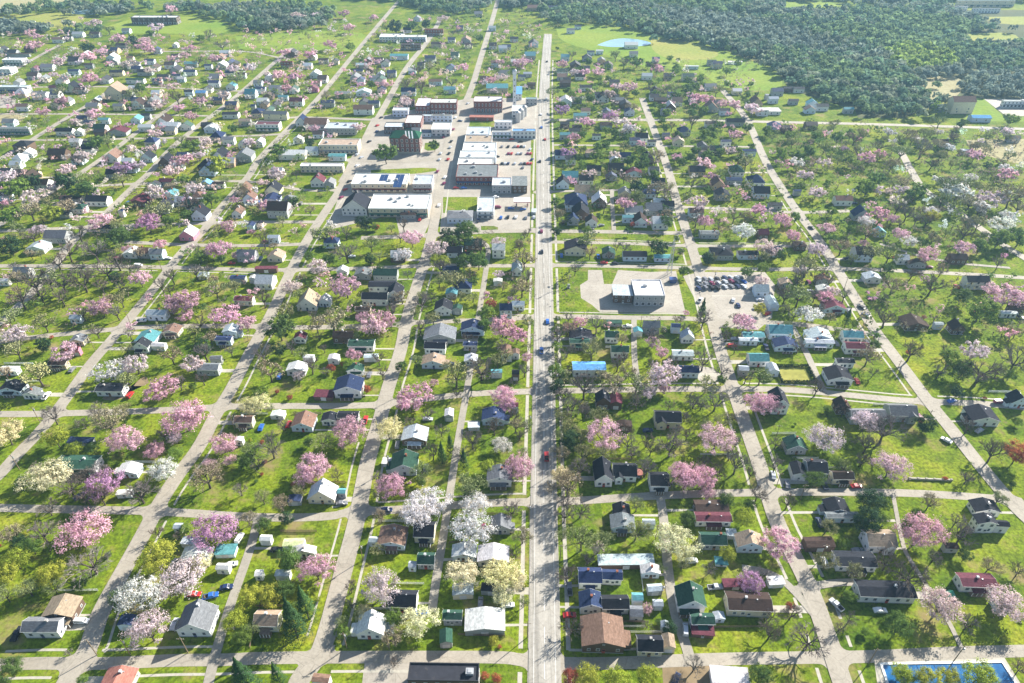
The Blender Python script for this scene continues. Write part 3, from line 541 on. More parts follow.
(512,0): "p 200 260 45;p 30 250 70;p 55 245 50;p 290 290 50;p 345 280 60;q 250 290 50;q 430 345 60;p 470 345 70;q 370 380 50;m 405 450 70;m 195 450 60;p 300 490 60;q 440 480 70;w 470 515 60;p 495 565 45;m 225 605 80;p 245 550 50;q 410 620 60;p 580 270 60;g 660 270 40;g 700 350 60;p 740 390 60;p 780 400 60;p 845 415 50;p 895 420 60;q 725 405 40;q 945 435 70;p 890 530 70;q 870 600 60;p 660 630 50;p 775 650 80;g 500 240 60;b 560 250 70;b 450 240 60;o 415 220 50;b 240 210 50;o 160 360 60;b 380 370 70;g 310 390 50;o 480 420 60;b 560 345 60;o 600 350 60;g 730 340 50;o 820 350 70;o 640 350 50;g 860 330 40;g 480 640 70;b 720 490 60;o 580 610 70;g 520 600 50;b 640 500 50;o 800 480 50;g 600 480 40;o 450 580 60;b 570 640 60;g 340 620 60;o 940 640 80;g 280 540 40;b 790 590 60;g 960 510 50",
(768,0): "p 830 615 80;p 395 630 75;w 120 655 60;m 305 595 35;p 455 615 60;q 225 650 60;q 960 530 60;g 680 430 60;g 980 470 80;o 690 470 70;b 370 600 80;b 450 570 80;o 540 590 100;b 620 590 90;o 690 570 70;g 280 550 60;o 230 580 70;g 160 600 70;b 350 545 70;g 60 620 60;o 500 640 90;b 740 545 60;g 190 540 50;o 100 560 60;g 780 485 50;g 330 640 60;o 580 550 60;b 660 640 80;g 880 660 40;o 270 490 50",
}
def photo_items(D, nfields):
    for (ox, oy), s in D.items():
        for e in s.replace('\n', ';').split(';'):
            f = e.split()
            if len(f) >= nfields: yield ox, oy, f
PF = {}
houses = []     # X, Yfront, w, d, h, ridge, wall, roof
for ox, oy, f in photo_items(HD, 7):
    x0, y0, x1, y1 = [float(v)/4 for v in f[:4]]; x0 += ox; x1 += ox; y0 += oy; y1 += oy
    h_ = float(f[7]) if len(f) > 7 else 3.0
    h = h_*((1.25 if h_ >= 3.9 else 1.0) if f[4] == 'f' else 1.22 if f[4] == 'y' else 1.42)
    rd = f[4]; s = scl(y1); w = (x1-x0)/s
    if rd in 'xy' : w *= .95
    Xc = ((x0+x1)/2-512)/s; Yf = gnd(512, y1)[1]
    if y1 < 171: h *= 1.15
    for pf, hf in ((1, 1), (.8, .95), (.62, .9), (.45, .85)):
        hh = h*hf if rd != 'f' else h
        def topy(d):
            c = []
            if rd == 'x': c += [proj(Xc, Yf+d/2, hh+.34*d*pf)[1], proj(Xc, Yf+d, hh)[1]]
            elif rd == 'y': c += [proj(Xc, Yf+d, hh+.42*w*min(1, 15/w)*pf)[1]]
            elif rd == 'h': c += [proj(Xc, Yf+d*.6, hh+.34*min(w, d)*pf)[1]]
            else: c += [proj(Xc, Yf+d, hh+.3)[1]]
            return min(c)
        lo, hi = 2.2, 60.0
        for _ in range(30):
            m_ = (lo+hi)/2
            if topy(m_) > y0: lo = m_
            else: hi = m_
        d = lo
        if rd == 'f' or d > w*(.45 if rd == 'x' else .75): break
    h = hh
    if rd in 'xyh': d = min(max(d, min(w*.42, 6.0) if rd == 'x' else w*.6), w*(.95 if rd == 'x' else 1.7))
    else: d = min(max(d, 3.0), 45)
    d = max(d, 2.4); w = max(w, 2.2)
    houses.append([Xc, Yf, w, d, h, rd, f[5], f[6], y1]); PF[(round(Xc, 2), f[6])] = pf
# the terrace of shops downtown: flat roofs one behind the other, read off their roof edges
_e = [127, 135, 142, 151, 158, 165, 178]; _x = [(467,490), (465,492), (463,496), (460,496), (458,493), (457,498)]
for i_ in range(6):
    Yb = gnd(0, _e[i_], 6)[1]; Yf_ = gnd(0, _e[i_+1], 6)[1]; ym = (_e[i_]+_e[i_+1])/2; hh_ = 6-(i_ % 3)*.35 if i_ < 5 else 6.4
    xa_, xb_ = gnd(_x[i_][0], ym, 6)[0], gnd(_x[i_][1], ym, 6)[0]
    houses.append([(xa_+xb_)/2, Yf_+.3, xb_-xa_, Yb-Yf_-.5, hh_, 'f', 'BTBBWR'[i_], 'ltwlwg'[i_], 160])
_r = random.Random(31)
for q_ in houses:
    if q_[8] < 235 and q_[5] != 'f':
        if q_[7] in 'wl' and _r.random() < .72: q_[7] = _r.choice('kdgknb')
        if q_[6] in 'W' and _r.random() < .42: q_[6] = _r.choice('GBCG')
# keep footprints apart: shrink whichever of two overlapping ones is behind
houses.sort(key=lambda q: q[1])
for i, a in enumerate(houses):
    for b in houses[i+1:]:
        if b[1] > a[1]+a[3]: continue
        ox_ = (a[2]+b[2])/2-abs(a[0]-b[0])
        if ox_ <= -.3: continue
        oy_ = a[1]+a[3]-b[1]
        if oy_ <= -.3: continue
        if ox_ < oy_:
            g = (ox_+.7)/2; sg = 1 if a[0] < b[0] else -1
            for q, s_ in ((a, -1), (b, 1)):
                k = min(g, q[2]*.3); q[2] -= k; q[0] += sg*s_*k/2
        else:
            k = oy_+.7
            ka = min(k, a[3]-2.2)
            if ka > 0: a[3] -= ka
            if k-ka > 0: b[1] += k-ka
# far infill houses (the photograph is dense with them up to the fields)
hb = [(h[0], h[1]+h[3]/2, max(h[2], h[3])/2) for h in houses]
rr = random.Random(5)
def infill(x0, x1, y0, y1, n, keep=None):
    k = 0
    for _ in range(n*14):
        if k >= n: break
        px, py = rr.uniform(x0, x1), rr.uniform(y0, y1)
        if keep and not keep(px, py): continue
        X, Y = gnd(px, py); w = rr.uniform(7.5, 12)
        if not roadclear(X, Y+4, w*.6): continue
        if any(abs(X-a)+abs(Y+4-b) < c+w*.9 for a, b, c in hb): continue
        rd = rr.choice('xxxyyh'); d = w*(rr.uniform(.6, .85) if rd == 'x' else rr.uniform(.9, 1.2))
        houses.append([X, Y, w, d, 3.9, rd, rr.choice('WWWWBBGCNT'), rr.choice('kkkggldbwnedk'), py]); hb.append((X, Y+d/2, w/2)); k += 1
infill(0, 330, 45, 215, 70, lambda a, b: not (b < 52 and a > 60)); infill(256, 430, 60, 140, 22); infill(552, 720, 60, 240, 26); infill(0, 250, 40, 130, 14, lambda a, b: not (b < 50 and a > 60))
infill(552, 640, 55, 160, 12); infill(640, 760, 90, 165, 10); infill(470, 540, 40, 90, 8); infill(400, 500, 10, 60, 6)
infill(20, 330, 140, 215, 10); infill(556, 760, 175, 240, 8); infill(370, 540, 240, 330, 6)

# ------------------------------------------------------------------ building kits (shared meshes)
def winmesh():
    fr = MB(); t = .09
    fr.box(-.5, -.06, 0, -.5+t, .02, 1); fr.box(.5-t, -.06, 0, .5, .02, 1); fr.box(-.5+t, -.06, 0, .5-t, .02, t); fr.box(-.5+t, -.06, 1-t, .5-t, .02, 1)
    fr.box(-.5+t, -.045, .47, .5-t, -.012, .53)
    pn = MB().box(-.5+t, -.03, t, .5-t, -.006, 1-t)
    both = MB(); both.v = list(fr.v); both.f = list(fr.f); both.m = [0]*len(fr.f); both.add(pn.v, pn.f, 1)
    return fr.mesh('window_frame', 'trim'), pn.mesh('pane', 'glass'), both.mesh('window', ['trim', 'glass'])
WF, WP, WB = winmesh()
DOOR = MB().box(-.48, -.07, 0, .48, .02, 2.05).box(-.4, -.09, 1.15, .4, -.075, 1.85, 1).mesh('door', ['trim', 'glass'])
GDOOR = MB().box(-1.25, -.07, 0, 1.25, .02, 2.1)
for k in range(3): GDOOR.box(-1.15, -.09, .12+k*.66, 1.15, -.072, .68+k*.66)
GDOOR = GDOOR.mesh('garage_door', 'trim')
CH = MB().box(-.35, -.35, 0, .35, .35, 1).box(-.42, -.42, 1, .42, .42, 1.12).mesh('chimney', 'roof')
ACU = MB().box(-.9, -.7, 0, .9, .7, .9).box(-.95, -.75, .9, .95, .75, 1.0).box(-.5, -.5, 1.0, .5, .5, 1.15).mesh('rooftop_unit', 'metalgrey')
VENT = MB().box(-.12, -.12, 0, .12, .12, .5).box(-.2, -.2, .5, .2, .2, .6).mesh('roof_vent', 'metalgrey')

def gable(mb, x0, x1, y0, y1, h, ridge, pitch, ov, th=.14):
    """two sloping roof slabs with thickness and overhang, into mb; returns the ridge height"""
    if ridge == 'x':
        c = (y0+y1)/2; hw = (y1-y0)/2; z1 = h+hw*pitch; e = h-ov*pitch
        for s in (1, -1):
            pts = [(c, z1+.02), (c+s*(hw+ov), e+.02), (c+s*(hw+ov), e+th+.02), (c, z1+th+.02)]
            if s < 0: pts.reverse()
            mb.prism(pts, x0-ov*.7, x1+ov*.7, 0, 'x')
    else:
        c = (x0+x1)/2; hw = (x1-x0)/2; z1 = h+hw*pitch; e = h-ov*pitch
        for s in (1, -1):
            pts = [(c, z1+.02), (c+s*(hw+ov), e+.02), (c+s*(hw+ov), e+th+.02), (c, z1+th+.02)]
            if s > 0: pts.reverse()
            mb.prism(pts, y0-ov*.7, y1+ov*.7, 0, 'y')
    return z1
def wallshape(mb, x0, x1, y0, y1, h, ridge, pitch):
    if ridge == 'x':
        c = (y0+y1)/2; mb.prism([(y0, 0), (y1, 0), (y1, h), (c, h+(y1-y0)/2*pitch), (y0, h)], x0, x1, 0, 'x')
    elif ridge == 'y':
        c = (x0+x1)/2; mb.prism([(x1, 0), (x0, 0), (x0, h), (c, h+(x1-x0)/2*pitch), (x1, h)], y0, y1, 0, 'y')
    else: mb.box(x0, y0, 0, x1, y1, h)
def jit(c, r, a=.08):
    k = 1+r.uniform(-a, a); return tuple(min(.85, max(.01, v*k*(1+r.uniform(-.035, .035)))) for v in c)
nh = 0
def build_house(X, Yf, w, d, h, rd, wl, rf, py):
    global nh
    r = random.Random(nh*7+3); nh += 1
    near, mid = py > 300, py > 165
    wcol = jit(WC[wl][0], r); rcol = jit(RC[rf][0], r, .15); wn, rn = WC[wl][1], RC[rf][1]
    small = w < 5.6 or h <= 3.1
    com = rd == 'f' and (w > 11 and h >= 3.9)
    if com:
        nm, cat = ('brick_building', 'building') if wl == 'R' else ('commercial_building', 'building')
    elif rd == 'f' and not small: nm, cat = ('flat_roofed_building', 'building')
    elif small: nm, cat = ('shed', 'shed')
    else: nm, cat = ('house', 'house')
    root = bpy.data.objects.new(nm, None); col.objects.link(root)
    yaw = R(-1.2)+R(r.uniform(-1.5, 1.5)) if not small else R(r.uniform(-6, 4))
    if com: yaw = R(-.8)
    root.location = (X, Yf+d/2, 0); root.rotation_euler = (0, 0, yaw); root.empty_display_size = 1
    x0, x1, y0, y1 = -w/2, w/2, -d/2, d/2
    pitch = ((.86 if rd == 'y' else .68) if not small else .5)*r.uniform(.9, 1.1)
    size = 'small' if w < 9 else ('large' if w > 14 else 'mid-sized')
    shape = {'x': 'side-gabled', 'y': 'front-gabled', 'h': 'hip-roofed', 'f': 'flat'}[rd]
    if rd in 'xy': pitch *= min(1.0, (13 if rd == 'x' else 15)/(d if rd == 'x' else w)) if max(w, d) > 12 else 1
    pitch *= PF.get((round(X, 2), rf), 1)
    if small or mid is False:
        shape2 = ''
    # walls
    mb = MB()
    foundation = near and not small
    if rd in 'xy': wallshape(mb, x0, x1, y0, y1, h, rd, pitch)
    else: mb.box(x0, y0, 0, x1, y1, h)
    has_wing = near and not small and rd in 'xy' and w > 7.5 and d > 6.5 and r.random() < .6
    obj('wall', mb.mesh('wall', 'wall'), root, color=wcol)
    if foundation:
        f = MB(); t = .05
        f.box(x0-t, y0-t, 0, x1+t, y0-.003, .35); f.box(x0-t, y1+.003, 0, x1+t, y1+t, .35); f.box(x0-t, y0, 0, x0-.003, y1, .35); f.box(x1+.003, y0, 0, x1+t, y1, .35)
        obj('foundation', f.mesh('foundation', 'metalgrey'), root)
    # roof
    mb = MB(); ov = .45 if not small else .2
    if rd in 'xy':
        zr = gable(mb, x0, x1, y0, y1, h, rd, pitch, ov)
        ro = obj('roof', mb.mesh('roof', 'roof'), root, color=rcol)
        if near and not small and abs(sum(rcol)-sum(wcol)) > .5:     # fascia boards in the wall's trim colour
            t = MB()
            if rd == 'y':
                for yy in (y0-ov*.7-.035, y1+ov*.7+.003):
                    for s in (1, -1):
                        hw = w/2; pts = [(0, h+hw*pitch), (s*(hw+ov), h-ov*pitch), (s*(hw+ov), h-ov*pitch+.2), (0, h+hw*pitch+.2)]
                        if s > 0: pts.reverse()
                        t.prism(pts, yy, yy+.03)
            else:
                t.box(x0-ov*.7, y0-ov-.035, h-ov*pitch-.02, x1+ov*.7, y0-ov-.003, h-ov*pitch+.17)
                for xx in (x0-ov*.7-.035, x1+ov*.7+.003):
                    for s in (1, -1):
                        hw = d/2; pts = [(0, h+hw*pitch), (s*(hw+ov), h-ov*pitch), (s*(hw+ov), h-ov*pitch+.2), (0, h+hw*pitch+.2)]
                        if s < 0: pts.reverse()
                        t.prism(pts, xx, xx+.03, 0, 'x')
            obj('roof_trim', t.mesh('roof_trim', 'white'), ro)
    elif rd == 'h':
        a = min(w, d)/2; rl = max(w, d)/2-a*.85; z1 = h+a*pitch; o = ov
        e = [(x0-o, y0-o, h-.1), (x1+o, y0-o, h-.1), (x1+o, y1+o, h-.1), (x0-o, y1+o, h-.1)]
        rp = [(-rl, 0, z1), (rl, 0, z1)] if w >= d else [(0, -rl, z1), (0, rl, z1)]
        if w >= d: fs = [(0, 1, 5, 4), (1, 2, 5), (2, 3, 4, 5), (3, 0, 4), (3, 2, 1, 0)]
        else: fs = [(0, 1, 4), (1, 2, 5, 4), (2, 3, 5), (3, 0, 4, 5), (3, 2, 1, 0)]
        mb.add(e+rp, fs); zr = z1; ro = obj('roof', mb.mesh('roof', 'roof'), root, color=rcol)
    else:
        par = .55 if com else .0
        if par:
            mb.box(x0+.25, y0+.25, h-.05, x1-.25, y1-.25, h+.1)
            ro = obj('roof', mb.mesh('roof', 'flatroof'), root, color=rcol)
            pb = MB(); pb.box(x0-.04, y0-.04, h-.02, x1+.04, y0+.25, h+par); pb.box(x0-.04, y1-.25, h-.02, x1+.04, y1+.04, h+par)
            pb.box(x0-.04, y0+.253, h-.02, x0+.25, y1-.253, h+par); pb.box(x1-.25, y0+.253, h-.02, x1+.04, y1-.253, h+par)
            obj('parapet', pb.mesh('parapet', 'wall'), root, color=wcol if wl == 'R' else (.03, .032, .04) if wl == 'N' else jit((.6, .6, .58), r))
            if mid or w > 18:
                for k in range(max(1, int(w*d/160))):
                    a = obj('rooftop_unit', ACU, ro, (r.uniform(x0*.75, x1*.75), r.uniform(y0*.7, y1*.7), h+.1), scale=r.uniform(.8, 1.4))
        else:
            mb.box(x0-.3, y0-.35, h, x1+.3, y1+.3, h+.2); ro = obj('roof', mb.mesh('roof', 'roof'), root, color=rcol)
        zr = h
    # wing / porch / dormer
    if near and not small and rd in 'xy' and w > 7:
        k = r.random()
        if rd == 'x' and has_wing:
            ww = w*r.uniform(.28, .38); wx = r.choice((-1, 1))*(w/2-ww/2-.6); wy = y0-r.uniform(.8, 1.6)
            b = MB(); c = wx; b.prism([(wx+ww/2, 0), (wx-ww/2, 0), (wx-ww/2, h-.1), (c, h-.1+ww/2*pitch), (wx+ww/2, h-.1)], wy, y0-.004)
            wo = obj('front_wing', b.mesh('front_wing', 'wall'), root, color=wcol)
            b = MB(); gable(b, wx-ww/2, wx+ww/2, wy, -d*.12, h-.1, 'y', pitch, .3); obj('roof', b.mesh('roof', 'roof'), wo, color=rcol)
            wd_ = obj('window', WF, wo, (wx, wy-.008, 1.0), scale=(1.3, 1, 1.3), color=(.75, .75, .74)); obj('pane', WP, wd_)
        if k < .4:
            pw = w*r.uniform(.4, .8) if rd == 'y' else w*.45; px = r.uniform(-.1, .1)*w if rd == 'y' else -wx*.7 if has_wing else 0; pd = r.uniform(1.6, 2.4)
            pw = min(pw, 2*(w/2-abs(px)))
            b = MB(); b.prism([(y0-pd, 2.25), (y0-.01, 2.25+.35), (y0-.01, 2.25+.47), (y0-pd, 2.37)], px-pw/2, px+pw/2, 0, 'x')
            po = obj('porch_roof', b.mesh('porch_roof', 'roof'), root, color=jit(rcol, r, .3))
            b = MB(); b.box(px-pw/2, y0-pd, 0, px+pw/2, y0-.055, .3); obj('porch_deck', b.mesh('porch_deck', 'wood'), root)
            for q in (-1, -.33, .33, 1):
                xx = px+q*(pw/2-.15); obj('post', MB().box(-.07, -.07, 0, .07, .07, 1.99).mesh('post', 'white') if 'post' not in M else M['post'], po, (xx, y0-pd+.15, .3))
        elif k < .8 and rd == 'y':
            # side lean-to
            sx = r.choice((-1, 1)); b = MB(); dw = r.uniform(1.6, 2.6); a = x1 if sx > 0 else x0
            b.box(min(a+sx*.004, a+sx*dw), y0+d*.15, 0, max(a+sx*.004, a+sx*dw), y0+d*.65, 2.2)
            lo_ = obj('lean_to', b.mesh('lean_to', 'wall'), root, color=wcol)
            zin = h-ov*pitch-.12; b = MB(); pts = [(a+sx*.01, max(2.32, min(zin, 2.9))), (a+sx*(dw+.25), 2.22), (a+sx*(dw+.25), 2.32), (a+sx*.01, max(2.42, min(zin+.1, 3.0)))]
            if sx > 0: pts.reverse()
            b.prism(pts, y0+d*.15-.2, y0+d*.65+.2); obj('roof', b.mesh('roof', 'roof'), lo_, color=rcol)
    # chimneys and vents
    if not small and rd in 'xyh' and (mid or r.random() < .4):
        if r.random() < .7:
            cx, cy = (r.uniform(-.3, .3)*w, r.uniform(.02, .12)*d) if rd == 'x' else (r.uniform(.04, .12)*w, r.uniform(-.2, .3)*d)
            c = obj('chimney', CH, ro, (cx, cy, zr-.9), scale=(1, 1, 1.6), color=r.choice([(.30, .12, .08), (.45, .42, .4), (.6, .6, .6)]))
        if near: obj('roof_vent', VENT, ro, (r.uniform(.1, .25)*w, r.uniform(-.05, .0)*d if rd == 'x' else .2*d, (zr-.35 if rd == 'x' else zr-.22*w*pitch)))
    # windows, doors
    def put(side, t, z, ww, hh):
        loc = {'s': (x0+t*w, y0-.006, z), 'n': (x0+t*w, y1+.006, z), 'w': (x0-.006, y0+t*d, z), 'e': (x1+.006, y0+t*d, z)}[side]
        ang = {'s': 0, 'n': math.pi, 'w': -math.pi/2, 'e': math.pi/2}[side]
        tc = (.75, .75, .74) if wl != 'W' else (.5, .52, .55)
        if near and not com:
            o = obj('window', WF, root, loc, ang, (ww, 1, hh), tc); obj('pane', WP, o)
        else: obj('window', WB, root, loc, ang, (ww, 1, hh), tc)
    floors = 2 if h >= 5.4 else 1
    if com: floors = 2 if h >= 5 else 1
    fh = 2.5 if not com else h/floors
    if com:
        for fl in range(floors):
            for sd, L in (('s', w), ('e', d), ('w', d)):
                nw = max(2, min(9, int(L/3.4)))
                for k in range(nw):
                    put(sd, (k+.5)/nw, fl*fh+(.5 if fl == 0 else .9), (L/nw)*.62 if fl == 0 else 1.2, fh*.6 if fl == 0 else fh*.5)
        if mid or wl == 'R' or w > 15:
            aw = MB(); aw.prism([(y0-1.7, 2.6), (y0-.01, 3.0), (y0-.01, 3.1), (y0-1.7, 2.7)], x0+.4, x1-.4, 0, 'x')
            if r.random() < .5: obj('awning', aw.mesh('awning', 'roof'), root, color=r.choice([(.06, .1, .2), (.2, .06, .05), (.3, .3, .3), (.05, .15, .1)]))
    elif small:
        if py > 240:
            if w > 3.2 and r.random() < .6 and h >= 2.2: obj('garage_door', GDOOR, root, (0, y0-.008, 0), 0, (min(1, w*.32), 1, min(1, (h-.15)/2.1)), (.6, .6, .6))
            else: obj('door', DOOR, root, (0, y0-.008, 0), 0, (min(1, w/2.2), 1, min(1, (h-.1)/2.1)), (.4, .4, .42))
    else:
        for fl in range(floors):
            z = (1.25 if h > 3.8 else .95)+fl*2.6
            if z+1.2 > h+.2: continue
            nw = max(2, min(5, int(w/3.2)))
            if not mid: nw = min(2, nw)
            for k in range(nw):
                if fl == 0 and near and k == nw//2 and nw > 2: continue
                put('s', (k+.5)/nw+r.uniform(-.03, .03), z, r.uniform(1.1, 1.5), 1.5)
            if mid:
                nd = 2 if near else 1
                for k in range(nd): put('e', (k+.5)/nd, z, 1.0, 1.2)
                if near:
                    for k in range(nd): put('w', (k+.5)/nd, z, 1.0, 1.2)
                    put('n', .3, z, 1.0, 1.2); put('n', .72, z, 1.0, 1.2)
        if rd == 'y' and near and w > 7: put('s', .5, h+.35, .8, .9)
        if near: obj('door', DOOR, root, (x0+w*.5+r.uniform(-.4, .4), y0-.01, .0), 0, 1.12, r.choice([(.4, .08, .06), (.1, .12, .2), (.6, .6, .58), (.25, .15, .08)]))
    if com: look = ('two-storey ' if floors == 2 and h > 5.5 else '')+(wn+' building with '+rn+' flat roof')
    elif cat == 'building': look = wn+' flat-roofed building with '+rn+' roof'
    elif cat == 'shed': look = 'small '+wn+' shed with '+rn+' roof'
    else: look = size+' '+wn+' '+{'x': 'side-gabled', 'y': 'front-gabled', 'h': 'hip-roofed'}[rd]+' house with '+rn+' roof'
    thing(root, cat, look, {'house': 'houses of the town', 'shed': 'sheds and garages behind the houses', 'building': 'business buildings of the town centre'}[cat])
    things[-1].update(short=(wn+' '+cat), size=w)
    root['_w'] = 0; del root['_w']
    return root
M['post'] = MB().box(-.07, -.07, 0, .07, .07, 1.99).mesh('post', 'white')
def apparent(q): return q[2]*(q[3]+q[4])/(q[1]+120)**2
isH = [q for q in houses if q[5] != 'f' and not (q[2] < 5.6 or q[4] <= 3.1)]
isH.sort(key=apparent, reverse=True); FAR = set(id(q) for q in isH[294:])
fw, ft = [], []
fmb = MB()
for hrow in houses:
    if id(hrow) in FAR:
        X, Yf, w, d, h, rd, wl, rf, py = hrow; r0 = random.Random(int(X*7)); o0 = len(fmb.v)
        if rd == 'h': rd = 'x'
        wallshape(fmb, X-w/2, X+w/2, Yf, Yf+d, h, rd, .6); fw.append((len(fmb.f)-len(ft) if 0 else len(fmb.f), jit(WC[wl][0], r0)))
        gable(fmb, X-w/2, X+w/2, Yf, Yf+d, h, rd, .6, .4); fw.append((len(fmb.f), jit(RC[rf][0], r0, .15)))
        nf = len(fmb.f)
        for k in range(2):
            wx = X-w/2+(k+.5)*w/2; fmb.add([(wx-.5, Yf-.03, 1), (wx+.5, Yf-.03, 1), (wx+.5, Yf-.03, 2.2), (wx-.5, Yf-.03, 2.2)], [(0, 1, 2, 3)])
        fw.append((len(fmb.f), (.03, .04, .05)))
    else: build_house(*hrow)
me = fmb.mesh('far_houses', 'tinted'); at = me.color_attributes.new('tint', 'FLOAT_COLOR', 'CORNER')
carr = []; i0 = 0
for (e, c) in fw:
    for fi in range(i0, e): carr += [(*c, 1)]*len(fmb.f[fi])
    i0 = e
at.data.foreach_set('color', np.array(carr, np.float32).ravel())
fo = obj('far_houses', me); fo['kind'] = 'stuff'; fo['label'] = 'many tiny far-off houses between the distant trees'; fo['group'] = 'houses of the town'
FOOT = np.array([(h[0], h[1]+h[3]/2, max(h[2], h[3])/2) for h in houses])
# ------------------------------------------------------------------ trees
def quads_mesh(name, C, Nn, size, mats, aspect=1.0):
    """leaf clumps: one small quad per centre C with normal Nn"""
    n = len(C); a = np.cross(Nn, rng.normal(size=(n, 3))); a /= np.linalg.norm(a, axis=1)[:, None]+1e-9; b = np.cross(Nn, a)
    s = (size*rng.uniform(.6, 1.3, n))[:, None]
    V = np.stack([C-a*s-b*s*aspect, C+a*s-b*s*aspect*.6, C+a*s*.8+b*s*aspect, C-a*s*.7+b*s*aspect*.8], 1).reshape(-1, 3)
    return V, n
def np_mesh(name, V, nq, mats, extra=None):
    me = bpy.data.meshes.new(name); nv = len(V)
    me.vertices.add(nv); me.vertices.foreach_set('co', V.astype(np.float32).ravel())
    me.loops.add(nq*4); me.loops.foreach_set('vertex_index', np.arange(nq*4, dtype=np.int32))
    me.polygons.add(nq); me.polygons.foreach_set('loop_start', np.arange(0, nq*4, 4, dtype=np.int32))
    for m in mats: me.materials.append(M[m])
    me.update(calc_edges=True); me.validate(); return me
def unit(v): return v/(np.linalg.norm(v, axis=-1, keepdims=True)+1e-9)
def crown_pts(nq, nclump, hw, base, top, sharp=.16, shell=.75):
    """clump centres through an uneven dome between base and top, radius hw, leaves scattered round each"""
    cl = []
    while len(cl) < nclump:
        u = unit(rng.normal(size=3)); rad = rng.uniform(shell, 1.02) if rng.random() < .75 else rng.uniform(.2, shell)
        p = u*rad; z = base+(top-base)*(p[2]*.5+.5)
        wz = 1.0 if p[2] > -.2 else 1+.5*(p[2]+.2)
        q = np.array([p[0]*hw*wz, p[1]*hw*wz, z])
        if p[2] < -.75: continue
        cl.append(q)
    cl = np.array(cl); cl[:, :2] *= rng.uniform(.82, 1.12, (nclump, 1))
    k = rng.integers(0, nclump, nq); sg = rng.uniform(.7, 1.3, nclump)*sharp
    off = rng.normal(size=(nq, 3)); off = unit(off)*np.abs(rng.normal(.75, .35, nq))[:, None]*sg[k][:, None]*np.array([1, 1, .75])
    C = cl[k]+off
    ctr = np.array([0, 0, (base+top)*.45]); Nn = unit(unit(off)*.9+unit(C-ctr)*.6+rng.normal(size=(nq, 3))*.45+np.array([0, 0, .25]))
    return C, Nn, cl
def trunk_mb(cl, base, r0, mb=None, nl=7, n=6, r=None):
    mb = mb or MB(); fork = base*.75
    lean = rng.normal(size=2)*.02
    f = (lean[0], lean[1], fork); mb.tube((0, 0, 0), (lean[0]*.4, lean[1]*.4, fork*.3), r0*1.35, r0, n); mb.tube((lean[0]*.4, lean[1]*.4, fork*.3), f, r0, r0*.82, n)
    idx = rng.choice(len(cl), min(nl, len(cl)), replace=False)
    for i in idx:
        e = cl[i]; m = np.array(f)*.45+e*.55+np.array([0, 0, -.04]); m[:2] *= .8
        mb.tube(f, m, r0*.55, r0*.32, 5); mb.tube(m, e, r0*.32, r0*.10, 4)
        for j in rng.choice(len(cl), 2, replace=False):
            if np.linalg.norm(cl[j]-m) < .4: mb.tube(m, cl[j], r0*.2, r0*.06, 3)
    return mb
def broad(nq, ls, ncl, hw=.5, base=.24, top=.78, sharp=.1, r0=.022, mat='leaf'):
    C, Nn, cl = crown_pts(nq, ncl, hw, base+.05, top, sharp)
    V, n = quads_mesh('crown', C, Nn, ls, None)
    return trunk_mb(cl, base, r0).mesh('trunk', 'bark'), np_mesh('crown', V, n, [mat])
def conifer(nq, ls, h=2.25):
    t = rng.uniform(0, 1, nq)**.75; z = .12+t*(h-.14); rad = (1-t)*.5*(.86+.2*np.sin(t*34)) ; a = rng.uniform(0, 2*math.pi, nq)
    rr_ = rad*np.sqrt(rng.uniform(.45, 1, nq))*(1+.12*np.sin(a*5+t*9)); C = np.stack([rr_*np.cos(a), rr_*np.sin(a), z], 1)
    Nn = unit(np.stack([np.cos(a)*.8, np.sin(a)*.8, np.full(nq, .55)], 1)+rng.normal(size=(nq, 3))*.35)
    V, n = quads_mesh('crown', C, Nn, ls, None)
    return MB().tube((0, 0, 0), (0, 0, h*.9), .035, .008, 6).mesh('trunk', 'bark'), np_mesh('crown', V, n, ['needle'])
def bare(depth, leafn=0, ls=.012, spread=.62, tw=.0028):
    tm = MB(); tips = []; Q = []
    def rec(p, d, L, r, k):
        q = p+d*L
        if k >= depth-2:   # thin twigs as flat slivers
            a = unit(np.cross(d, rng.normal(size=3))); w = max(r, tw)
            Q.extend([p-a*w, p+a*w, q+a*w*.5, q-a*w*.5]); w2 = max(r, tw); b = unit(np.cross(d, a)); Q.extend([p-b*w2, p+b*w2, q+b*w2*.5, q-b*w2*.5])
        else: tm.tube(p, q, r, r*.68, 5 if k < 2 else 3)
        if k == depth: tips.append(q); return
        nb = 3 if k else 6
        if k >= 2: nb = int(rng.integers(3, 5))
        for i in range(nb):
            nd = unit(d*1.0+unit(rng.normal(size=3))*(spread+.12*(k > 0))+np.array([0, 0, .12]))
            if k == 0:
                an = i/nb*2*math.pi+rng.uniform(-.4, .4); nd = unit(np.array([math.cos(an)*.85, math.sin(an)*.85, rng.uniform(.6, 1.4)]))
            s = p+d*L*rng.uniform(.55, 1) if k > 0 else q
            rec(s if k > 0 else q, nd, L*rng.uniform(.62, .85) if k else L*rng.uniform(.85, 1.1), r*.6, k+1)
    rec(np.zeros(3), unit(np.array([rng.normal()*.06, rng.normal()*.06, 1])), .27, .036, 0)
    V = np.array(Q); nq = len(V)//4
    if leafn:
        t = np.array(tips); k = rng.integers(0, len(t), leafn); C = t[k]+rng.normal(size=(leafn, 3))*.028
        V2, n2 = quads_mesh('l', C, unit(rng.normal(size=(leafn, 3))), ls, None); V = np.concatenate([V, V2]); nq += n2
    ext = np.percentile(np.hypot(V[:, 0], V[:, 1]), 97)
    f = .5/ext; V = V*np.array([f, f, min(f, 1.25)])
    tm.v = [(a*f, b*f, c*min(f, 1.25)) for a, b, c in tm.v]
    return tm.mesh('trunk', 'bark'), np_mesh('crown', V, nq, ['twig'])
PR = {}
